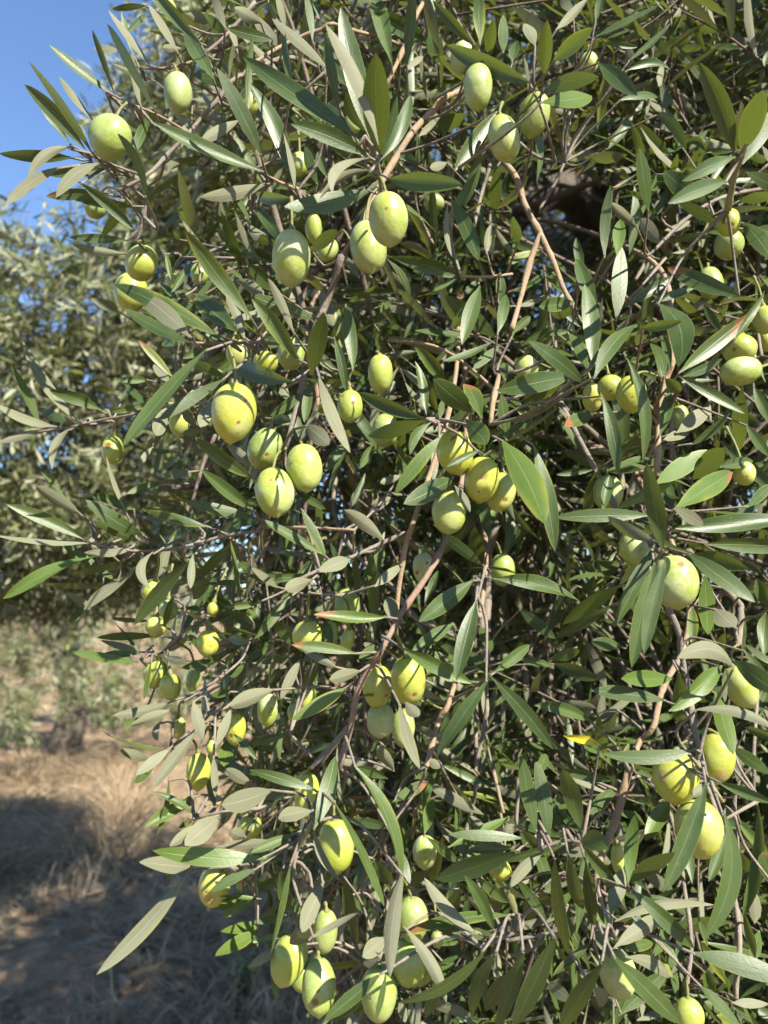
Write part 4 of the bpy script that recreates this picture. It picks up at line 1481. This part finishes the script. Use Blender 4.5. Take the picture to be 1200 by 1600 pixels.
top = P(945, 450, 1.85)
_, trunk_c = big_limb('trunk', [(0.62, 2.25, -0.06), (0.66, 2.22, 0.35), (0.60, 2.12, 0.9), (0.64, 2.0, 1.5), tuple(top)], 0.15, 0.075, M_TRUNK, 20)
arch_pts = [tuple(top), tuple(P(935, 350, 1.78)), tuple(P(895, 295, 1.70)), tuple(P(840, 300, 1.62)), tuple(P(785, 360, 1.55)), tuple(P(740, 440, 1.5))]
_, arch_c = big_limb('limb', arch_pts, 0.062, 0.026, M_TRUNK, 16, 2)
limb_curves = [trunk_c, arch_c]
for k, (pts, r0) in enumerate((
        ([(0.64, 2.0, 1.5), (0.95, 2.2, 2.0), (1.3, 2.4, 2.5), (1.6, 2.5, 3.0)], .055),
        ([tuple(top), (0.45, 2.1, 2.6), (0.35, 2.3, 3.0), (0.2, 2.4, 3.4)], .05),
        ([(0.60, 2.12, 0.9), (0.9, 1.8, 1.35), (1.15, 1.5, 1.8), (1.2, 1.3, 2.2)], .045),
        ([tuple(P(935, 350, 1.78)), tuple(P(1000, 230, 1.6)), tuple(P(1080, 90, 1.5)), tuple(P(1150, -80, 1.4))], .032),
        ([tuple(P(895, 295, 1.70)), tuple(P(800, 150, 1.6)), tuple(P(700, -20, 1.5)), tuple(P(620, -160, 1.35))], .03),
        ([(0.64, 2.1, 1.2), (0.2, 2.2, 1.5), (-0.1, 2.4, 1.85), (-0.4, 2.6, 2.3)], .035))):
    _, c = big_limb('limb', pts, r0, r0 * 0.35, M_TRUNK, 12, 10 + k)
    limb_curves.append(c)
LIMB = np.vstack(limb_curves)

# fruiting branches in front, traced through the photograph at their own distances
br_w, br_obj, br_id = [], [], []
for (ox, oy), txt in BRANCHES.items():
    for line in txt.strip().splitlines():
        q = line.split()
        r0, r1, d0, d1 = map(float, q[:4]); colr = q[4]
        xy = np.array(q[5:], float).reshape(-1, 2) / 3.0 + np.array([ox, oy])
        seg = np.concatenate([[0], np.cumsum(np.linalg.norm(np.diff(xy, axis=0), axis=1))]); seg /= seg[-1]
        dd = d0 + (d1 - d0) * seg + rng.normal(0, .004, len(seg))
        pts = np.array([P(x, y, d) for (x, y), d in zip(xy, dd)])
        ra, rb = r0 / 3 / FPX * d0 * 0.85, r1 / 3 / FPX * d1 * 0.85
        joined = any(np.linalg.norm(w - pts[0], axis=1).min() < 0.02 for w in br_w)
        if r0 >= 13 and colr != 'y' and not joined:                          # thicker ones run on, up and back into the crown, to the nearest limb
            tgt = LIMB[np.argmin(np.linalg.norm(LIMB - (pts[0] + np.array([0.1, 0.5, 0.35])), axis=1))]
            dirv = nrm(pts[0] - pts[1])
            m1 = pts[0] + dirv * 0.10 + np.array([0, 0.10, 0.03])
            m2 = m1 * 0.55 + tgt * 0.45 + np.array([0, 0.1, 0.12])
            pts_all = np.vstack([tgt, m2, m1, pts]); ra *= 1.35
        else:
            pts_all = pts
        br_w.append(spline(pts, 0.006))
        c = spline(pts_all, 0.006)
        V, F = tube(c, knobbly(len(c), ra, rb, rng), 10)
        V += rng.normal(0, min(ra, rb) * 0.035, V.shape)
        br_obj.append(link('branch' if r0 >= 12 else 'twig', quads_to_mesh('branch', V, F), TREE, BARK[colr]))
        br_id.append(np.full(len(br_w[-1]), len(br_obj) - 1))
BR = np.vstack(br_w); BRI = np.concatenate(br_id)
BRX, BRY, BRD = proj(BR)

# leaves in front, each one separately
rec = []
for (ox, oy), txt in LEAVES.items():
    for line in txt.strip().splitlines():
        q = line.split()
        v = np.array(q[:7], float); v[:6] /= 3.0
        rec.append((v[0] + ox, v[1] + oy, v[2] + ox, v[3] + oy, v[4], v[5], v[6], q[7]))
leafs = []
for bx, by, tx, ty, w, bend, d, fl in rec:
    ll = math.hypot(tx - bx, ty - by)
    ratio = ll / w
    lt = ll if ratio > 4.2 else min(w * 4.4, ll * 1.55)             # short and broad: it points towards or away from us
    lt = max(lt, ll * 1.03)
    tilt = math.acos(ll / lt)
    wt = w if ratio < 5.6 else min(ll / 5.4, w * 2.2)                # long and thin: we see it partly edge-on
    roll = math.acos(min(0.98, w / max(wt, w * 1.02)))
    best = None; ny_ = fl.count('y')
    for st in (-1, 1):
        for sr in (-1, 1):
            dt = d + st * math.sin(tilt) * lt * d / FPX
            if dt < 0.325:
                continue
            Bp, Tp = P(bx, by, d), P(tx, ty, dt)
            ax = nrm(Tp - Bp)
            view = nrm(CAM - (Bp + Tp) / 2)
            nv = nrm(view - (view @ ax) * ax)
            sv = np.cross(ax, nv)
            nv = nv * math.cos(roll) + sv * math.sin(roll) * sr
            lit = nv @ SUN
            score = (-lit if 'd' in fl else lit) + rng.normal(0, .22) * (ny_ < 3) + (0.12 if st < 0 else 0)
            if best is None or score > best[0]:
                best = (score, Bp, Tp, ax, nv)
    if best is None:
        Bp, Tp = P(bx, by, d), P(tx, ty, d); ax = nrm(Tp - Bp); view = nrm(CAM - Bp)
        best = (0, Bp, Tp, ax, nrm(view - (view @ ax) * ax))
    _, Bp, Tp, ax, nv = best
    if 'b' in fl:
        nv = -nv
    dx, dy = (tx - bx) / ll, (ty - by) / ll
    bw = (RT * (-dy) - UP * dx) * (bend * d / FPX)
    L = float(np.linalg.norm(Tp - Bp))
    ny = fl.count('y')
    yel = (0.30, 0.62, 0.95)[ny - 1] if ny else rng.uniform(0, .1)
    fresh = 0.9 if 'g' in fl else (0.58 if ny else float(np.clip(rng.normal(.40, .13), 0, .6)))
    leafs.append(dict(B=Bp, D=ax, L=L, W=wt * d / FPX * 0.84, N=nv, bend=bw, arch=rng.normal(0.03, .12), fold=rng.uniform(-.12, .5),
                      twist=rng.normal(0, .55), tint=(rng.uniform(.1, .9), min(1, yel), 1.0 if 'r' in fl else 0.0, fresh),
                      area=ll * w, px=(bx, by), d=d))
leafs.sort(key=lambda r: -r['area'])
def stack(rs, k):
    return np.array([r[k] for r in rs], float)
def leaf_mesh(name, rs, rows, cols):
    V, F, U, A = leaf_blade(*(stack(rs, k) for k in ('B', 'D', 'L', 'W', 'N', 'bend', 'arch', 'fold', 'twist', 'tint')), rows, cols, 0.055)
    return mesh(name, V, F, uv=U, attrs={'tint': ('FLOAT_COLOR', A)})
for r in leafs[:300]:
    holder = br_obj[BRI[int(np.argmin(np.linalg.norm(BR - r['B'], axis=1)))]]      # the branch or twig it grows on
    link('leaf', leaf_mesh('leaf', [r], 13, 5), holder, M_LEAF)
link('small_leaves', leaf_mesh('small_leaves', leafs[300:], 11, 5), TREE, M_LEAF, kind='stuff')

# short twigs that carry those leaves: every cluster of leaf bases runs back to the nearest branch or into the crown
used = []
conn = []
for r in leafs:
    bx, by = r['px']
    if any(math.hypot(bx - u[0], by - u[1]) < 15 and abs(r['d'] - u[2]) < 0.07 for u in used):
        continue
    used.append((bx, by, r['d']))
    dist3 = np.linalg.norm(BR - r['B'], axis=1)
    k = int(np.argmin(dist3))
    back = -r['D']
    if dist3[k] < 0.006:
        continue
    if dist3[k] < 0.085:
        end = BR[k]
        mid = r['B'] * 0.45 + end * 0.55 + back * 0.006 + FW * 0.012
        pts = [r['B'] + r['D'] * 0.002, mid, end]
    else:
        e1 = r['B'] + back * 0.02 + np.array([0, 0.02, 0.0])
        e2 = e1 + back * 0.02 + np.array([rng.normal(0, .01), 0.05, 0.012])
        pts = [r['B'] + r['D'] * 0.002, e1, e2]
    c = spline(np.array(pts), 0.005)
    conn.append((c, np.linspace(.0006, .0010, len(c))))
link('leaf_twigs', tubes_mesh('leaf_twigs', conn, 7), TREE, M_GREY, kind='stuff')

# crown behind the front sprays
LB = np.array([(-900, 240), (-300, 240), (0, 262), (100, 245), (250, 215), (330, 225), (400, 250), (500, 225), (600, 210), (700, 215), (800, 205), (900, 240),
               (1000, 265), (1100, 290), (1200, 300), (1300, 335), (1400, 380), (1500, 430), (1600, 455), (2200, 560)], float)
def left_of(y):
    return np.interp(y, LB[:, 0], LB[:, 1])
def inside_near(p):
    x, y, d = proj(p)
    return ((d > 0.57) & (d < 3.0) & (p[:, 2] > 0.5) & (p[:, 2] < np.clip(2.55 + (p[:, 0] + 0.1) * 1.6, 2.4, 3.4)) & (p[:, 0] < 1.9)
            & ~((((x - 885) / 82) ** 2 + ((y - 325) / 62) ** 2 < 1) & (d < 1.75))
            & (x > left_of(y) + 34 + 120 * np.maximum(0, d - 0.9)))
OXY = np.array([[float(v) for v in l.split('|')[0].split()[:8]] for l in OLIVES.strip().splitlines()])
def keep_near(B, D, L):
    x, y, d = proj(B); x2, y2, d2 = proj(B + D * L[:, None])
    lim = 30 * np.maximum(0, np.minimum(d, 2) - 0.6)
    hole = ((((x - 885) / 72) ** 2 + ((y - 325) / 54) ** 2 < 1) | (((x2 - 885) / 72) ** 2 + ((y2 - 325) / 54) ** 2 < 1)) & (d < 1.75)
    for ox_, oy_, ow_, oh_, _l, _a, _b, od_ in OXY:                     # fruit in view stays clear of the sprays right in front of it
        for xx, yy in ((x, y), (x2, y2), ((x + x2) / 2, (y + y2) / 2)):
            hole |= (((xx - ox_) / (ow_ * .55)) ** 2 + ((yy - oy_) / (oh_ * .55)) ** 2 < 1) & (np.minimum(d, d2) < (od_ or .46) + .03)
    return ~hole & (np.minimum(d, d2) > 0.52) & (d < 3.2) & (np.minimum(x - left_of(y), x2 - left_of(y2)) > lim - 10) & (B[:, 2] > 0.25)
g = np.random.default_rng(11)
sets = []
for k, (box, nb, tp, ll) in enumerate(((((-0.35, .55, .7), (.75, 1.0, 2.4)), N_NEAR, 8, (.036, .062)), (((-0.6, 1.0, .5), (1.5, 1.7, 3.1)), N_MID, 10, (.04, .068)),
                        (((-0.7, 1.7, .5), (1.9, 3.0, 3.5)), N_FAR, 11, (.046, .074)))):
    st_ = gen_foliage(inside_near, box, nb, tp, ll, g, keep_leaf=keep_near)
    link('foliage', foliage_mesh('foliage', *st_[:4], g, (5, 4, 4)[k], (3, 3, 2)[k]), TREE, M_LEAF if k == 0 else M_LEAF_FAR, kind='stuff')
    link('fine_twigs', tubes_mesh('fine_twigs', [(a[::s_], b[::s_]) for a, b in st_[4] for s_ in ((2, 2, 3)[k],) if len(a) > 2 * s_], (4, 3, 3)[k]), TREE, M_DARK, kind='stuff')
    sets.append(len(st_[0]))
print('near foliage', sets)

# ---------------------------------------------------------------- olives
def olive_mesh(name, c, axis, L, W, g, scars, tint, rows=24, seg=30):
    th = np.linspace(0, np.pi, rows); ph = np.linspace(0, 2 * np.pi, seg, endpoint=False)
    T, Ph = np.meshgrid(th, ph, indexing='ij')
    r = np.sin(T) ** g.uniform(.84, 1.04) * (1 + g.uniform(-.03, .11) * np.cos(T))
    z = -np.cos(T)
    z = z + np.where(T > 2.86, g.uniform(.03, .11) * ((T - 2.86) / 0.28) ** 1.4, 0) + np.where(T < 0.4, 0.10 * (1 - T / 0.4) ** 2, 0)
    a1, a2, a3 = g.uniform(0, 6.28, 3)
    lump = 1 + g.uniform(.01, .04) * np.sin(2 * Ph + a1) * np.sin(T) + 0.014 * np.sin(3 * Ph + a2 + T * 2) * np.sin(T) + 0.010 * np.sin(5 * T + a3 + Ph)
    loc = np.stack([r * np.cos(Ph) * lump * W / 2, r * np.sin(Ph) * lump * W / 2, z * L / 2], -1).reshape(-1, 3)
    az = nrm(axis); ax = nrm(np.cross(az, np.array([0.2, 0.9, 0.3]))); ay = np.cross(az, ax)
    V = loc[:, :1] * ax + loc[:, 1:2] * ay + loc[:, 2:] * az            # relative to the centre
    nr = nrm(V)
    scar = np.full(len(V), -1.0); blush = np.full(len(V), -1.0)
    X, Y, Dp = proj(V + c); cx, cy, cd = proj(c)
    facing = (nr @ nrm(CAM - c)) > 0.05
    for kind, dx, dy, rr in scars:
        e = np.hypot(X - cx - dx, Y - cy - dy) + np.where(facing, 0, 1e4)
        k = int(np.argmin(e)); rad = rr * cd / FPX
        dist = np.linalg.norm(V - V[k], axis=1)
        val = np.clip(1 - dist / rad, -1, 1)
        if kind == 'B':
            blush = np.maximum(blush, val)
            if rr < 12:
                V -= nr * (np.clip(1 - dist / (rad * 1.5), 0, 1) ** 2 * 0.0022)[:, None]
        else:
            scar = np.maximum(scar, val)
            V -= nr * (np.clip(1 - dist / (rad * 1.7), 0, 1) ** 1.5 * min(0.0014, rad * 0.35))[:, None]
    i, j = np.meshgrid(np.arange(rows - 1), np.arange(seg), indexing='ij')
    f = (i * seg + j).ravel(); h = (i * seg + (j + 1) % seg).ravel()
    F = np.stack([f, h, h + seg, f + seg], 1)
    n = len(V)
    return mesh(name, V, F, attrs={'tint': ('FLOAT_COLOR', np.tile(np.array(tint + (1.0,)), (n, 1))), 'scar': ('FLOAT', scar), 'blush': ('FLOAT', blush)})

g = np.random.default_rng(23)
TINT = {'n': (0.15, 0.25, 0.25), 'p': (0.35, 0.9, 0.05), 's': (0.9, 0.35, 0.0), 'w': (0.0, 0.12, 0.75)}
for line in OLIVES.strip().splitlines():
    left, label = line.split('|')
    q = left.split()
    x, y, w, h, lean, sx, sy, d = map(float, q[:8]); kind = q[8]
    scars = []
    if q[9] != '-':
        for s in q[9].split(';'):
            kd = 'B' if s[0] == 'B' else 'S'
            scars.append((kd,) + tuple(float(v) for v in s.lstrip('B').split(',')))
    if d == 0:
        d = 1209 * 0.0262 / max(h, w * 1.25)
        d = 0.435 + 0.35 * (d - 0.435)
    c = P(x, y, d)
    a = math.radians(lean)
    apex = -UP * math.cos(a) - RT * math.sin(a) - FW * g.uniform(-.1, .45)   # apex mostly down, often swung towards us
    L = h * d / FPX * (1 if lean < 60 else w / h); W = (w if lean < 60 else h) * d / FPX
    tint = tuple(float(np.clip(t + g.normal(0, .1), 0, 1)) for t in TINT[kind])
    o = link('olive', olive_mesh('olive', c, apex, L * 1.03, W, g, scars, tint), None, M_OLIVE,
             label=label.strip(), category='olive', group='green olives hanging on the near tree')
    o.location = tuple(c)
    top_ = c - nrm(apex) * L * 0.47
    if sx == 0:
        tx_, ty_, td_ = proj(top_)
        e = np.hypot(BRX - tx_, (BRY - ty_) * 1.0) + np.where(BRY > ty_ + 5, 60, 0) + np.abs(BRD - td_) * 250
        k = int(np.argmin(e))
        end = BR[k] if e[k] < 75 else top_ + np.array([g.normal(0, .006), 0.012, 0.026])
    else:
        td_ = proj(top_)[2]
        e = np.hypot(BRX - sx, BRY - sy) + np.abs(BRD - td_) * 150
        k = int(np.argmin(e))
        end = BR[k] if e[k] < 22 else P(sx, sy, td_ + 0.004)
    ln = np.linalg.norm(end - top_)
    mid = (top_ * 0.6 + end * 0.4) - nrm(apex) * ln * 0.12
    cst = spline(np.array([top_ + nrm(apex) * L * 0.03, mid, end]), 0.002)
    rr = np.linspace(.00085, .0007, len(cst)); rr[:2] *= 2.2; rr[-2:] *= 1.6
    V, F = tube(cst - c, rr, 8)
    st = quads_to_mesh('stalk', V, F)
    so = bpy.data.objects.new('stalk', st); st.materials.append(M_STALK); COL.objects.link(so); so.parent = o

# ---------------------------------------------------------------- the olive tree behind on the left
def crown_tree(name, loc, trunk_pts, r0, ells, box, nb, tp, leaf_len, seed, label, rows, cols, n_olives, oliv_r, droop=0.5):
    g = np.random.default_rng(seed)
    root = empty(name, loc, label=label, category='olive tree', group='olive trees')
    big_limb('trunk', trunk_pts[0], r0, r0 * 0.4, M_TRUNK, 14, seed, root, 0.08)
    for k, tpn in enumerate(trunk_pts[1:]):
        big_limb('limb', tpn, r0 * 0.45, r0 * 0.12, M_TRUNK, 10, seed + k + 1, root, 0.08)
    E = [(np.array(c), np.array(r)) for c, r in ells]
    def inside(p):
        return np.any([(((p - c) / r) ** 2).sum(1) < 1 for c, r in E], axis=0)
    B, D, N, L, tubes = gen_foliage(inside, box, nb, tp, leaf_len, g, droop, jit=2.2)
    crown = link('crown', foliage_mesh('crown', B, D, N, L, g, rows, cols), root, M_LEAF_SUNLIT, kind='stuff')
    link('branches', tubes_mesh('branches', [(a[::3], b[::3]) for a, b in tubes if len(a) > 6], 3), root, M_DARK, kind='stuff')
    idx = g.choice(len(B), n_olives, replace=False)
    th = np.linspace(0, np.pi, 7); ph = np.linspace(0, 2 * np.pi, 8, endpoint=False)
    T, Ph = np.meshgrid(th, ph, indexing='ij')
    u = np.stack([np.sin(T) * np.cos(Ph) * .78, np.sin(T) * np.sin(Ph) * .78, np.cos(T)], -1).reshape(-1, 3)
    i, j = np.meshgrid(np.arange(6), np.arange(8), indexing='ij'); f = (i * 8 + j).ravel(); h = (i * 8 + (j + 1) % 8).ravel()
    F1 = np.stack([f, f + 8, h + 8, h], 1)
    V = (B[idx][:, None] - np.array([0, 0, .02]) + u[None] * (oliv_r * g.uniform(.8, 1.15, n_olives))[:, None, None]).reshape(-1, 3)
    F = (F1[None] + (np.arange(n_olives) * len(u))[:, None, None]).reshape(-1, 4)
    n = len(V)
    tint = np.repeat(np.stack([g.random(n_olives) * .5, g.random(n_olives) * .5, g.random(n_olives), np.ones(n_olives)], 1), len(u), 0)
    link('olives', mesh('olives', V, F, attrs={'tint': ('FLOAT_COLOR', tint), 'scar': ('FLOAT', np.full(n, -1.)), 'blush': ('FLOAT', np.full(n, -1.))}), root, M_OLIVE, kind='stuff')
    print(name, len(B))
    return root

e1 = P(130, 620, 2.75); e2 = P(430, 260, 3.0); e3 = P(330, 520, 2.9); e4 = P(80, 790, 2.9)
crown_tree('olive_tree', (-0.25, 3.7, 0.0),
           [[(-.25, 3.7, -.05), (-.22, 3.65, .5), (-.3, 3.5, 1.1), (-.45, 3.3, 1.7)],
            [(-.3, 3.5, 1.1), (-.8, 3.3, 1.6), (-1.1, 3.0, 2.1), (-1.2, 2.8, 2.5)],
            [(-.45, 3.3, 1.7), (-.5, 3.2, 2.3), (-.5, 3.1, 2.8), (-.4, 3.0, 3.3)]],
           0.13, [(e1, (.80, .55, .72)), (e2, (.72, .6, .85)), (e3, (.6, .5, .7)), (e4, (.75, .5, .44))],
           ((-2.0, 2.2, .9), (.6, 3.9, 4.2)), N_BACK, 10, (.048, .074), 31,
           'sunlit olive tree crown behind the near branches on the left, against blue sky', 4, 2, 130, .012)

# far trees of the grove
def far(x, y, hgt, w, seed, label, nb):
    crown_tree('olive_tree', (x, y, 0.0),
               [[(x, y, -.05), (x + .1, y, .5), (x - .05, y + .1, 1.0), (x, y, hgt * .6)],
                [(x, y, .9), (x - .4, y - .1, 1.4), (x - .8 * w, y - .2, hgt * .7)], [(x, y, 1.0), (x + .4, y, 1.5), (x + .7 * w, y + .1, hgt * .7)]],
               0.16, [((x, y, hgt * .6), (w, w, hgt * .42)), ((x - .5 * w, y - .5, hgt * .36), (w * .7, w * .7, hgt * .27)), ((x + .55 * w, y - .4, hgt * .36), (w * .7, w * .7, hgt * .27)), ((x, y - .7 * w, hgt * .34), (w * .9, w * .5, hgt * .25))],
               ((x - 1.3 * w, y - 1.3 * w, .25), (x + 1.3 * w, y + 1.3 * w, hgt * 1.05)), nb, 10, (.075, .115), seed, label, 3, 2, 60, .015, 0.6)
far(-3.35, 8.3, 3.0, 1.8, 41, 'low grey-green olive tree beyond the dry grass on the left, out of focus', N_FARTREE)
far(-7.4, 13.0, 3.4, 2.0, 43, 'distant olive tree beyond the left edge of the far grove', N_FARTREE // 2)

# ---------------------------------------------------------------- green weed on the ground
ray = P(372, 1572, 1.0) - CAM; s_ = -CAM[2] / ray[2]
wx, wy = CAM[0] + ray[0] * s_, CAM[1] + ray[1] * s_
g = np.random.default_rng(77)
wz = float(ground_z(wx, wy))
WEED = empty('weed_plant', (wx, wy, wz), label='small green weed sprouting from the shaded soil at the bottom', category='weed')
lb, ld, lnn = [], [], []
for k in range(7):
    a = g.uniform(0, 6.28); d = np.array([math.cos(a) * .5, math.sin(a) * .5, 1.0]); p0 = np.array([wx, wy, wz - .01])
    c = spline(np.array([p0, p0 + d * .07, p0 + d * np.array([1.4, 1.4, 1]) * g.uniform(.13, .2)]), .02)
    V, F = tube(c, np.linspace(.0022, .001, len(c)), 5)
    link('stem', quads_to_mesh('stem', V, F), WEED, M_YOUNG)
    for q in c[2:]:
        for sg in range(3):
            lb.append(q); ld.append(g.normal(0, 1, 3) * np.array([1, 1, .4]) + np.array([0, 0, .3])); lnn.append(g.normal(0, .4, 3) + np.array([0, 0, 1]))
lb, ld, lnn = map(np.array, (lb, ld, lnn)); n = len(lb)
V, F, U, A = leaf_blade(lb, ld, g.uniform(.025, .05, n), g.uniform(.009, .016, n), lnn, np.zeros((n, 3)), np.full(n, .1), np.full(n, .2), np.zeros(n),
                        np.tile(np.array([[.5, .1, 0, .9]]), (n, 1)), 5, 3)
link('weed_leaves', mesh('weed_leaves', V, F, uv=U, attrs={'tint': ('FLOAT_COLOR', A)}), WEED, M_LEAF, kind='stuff')
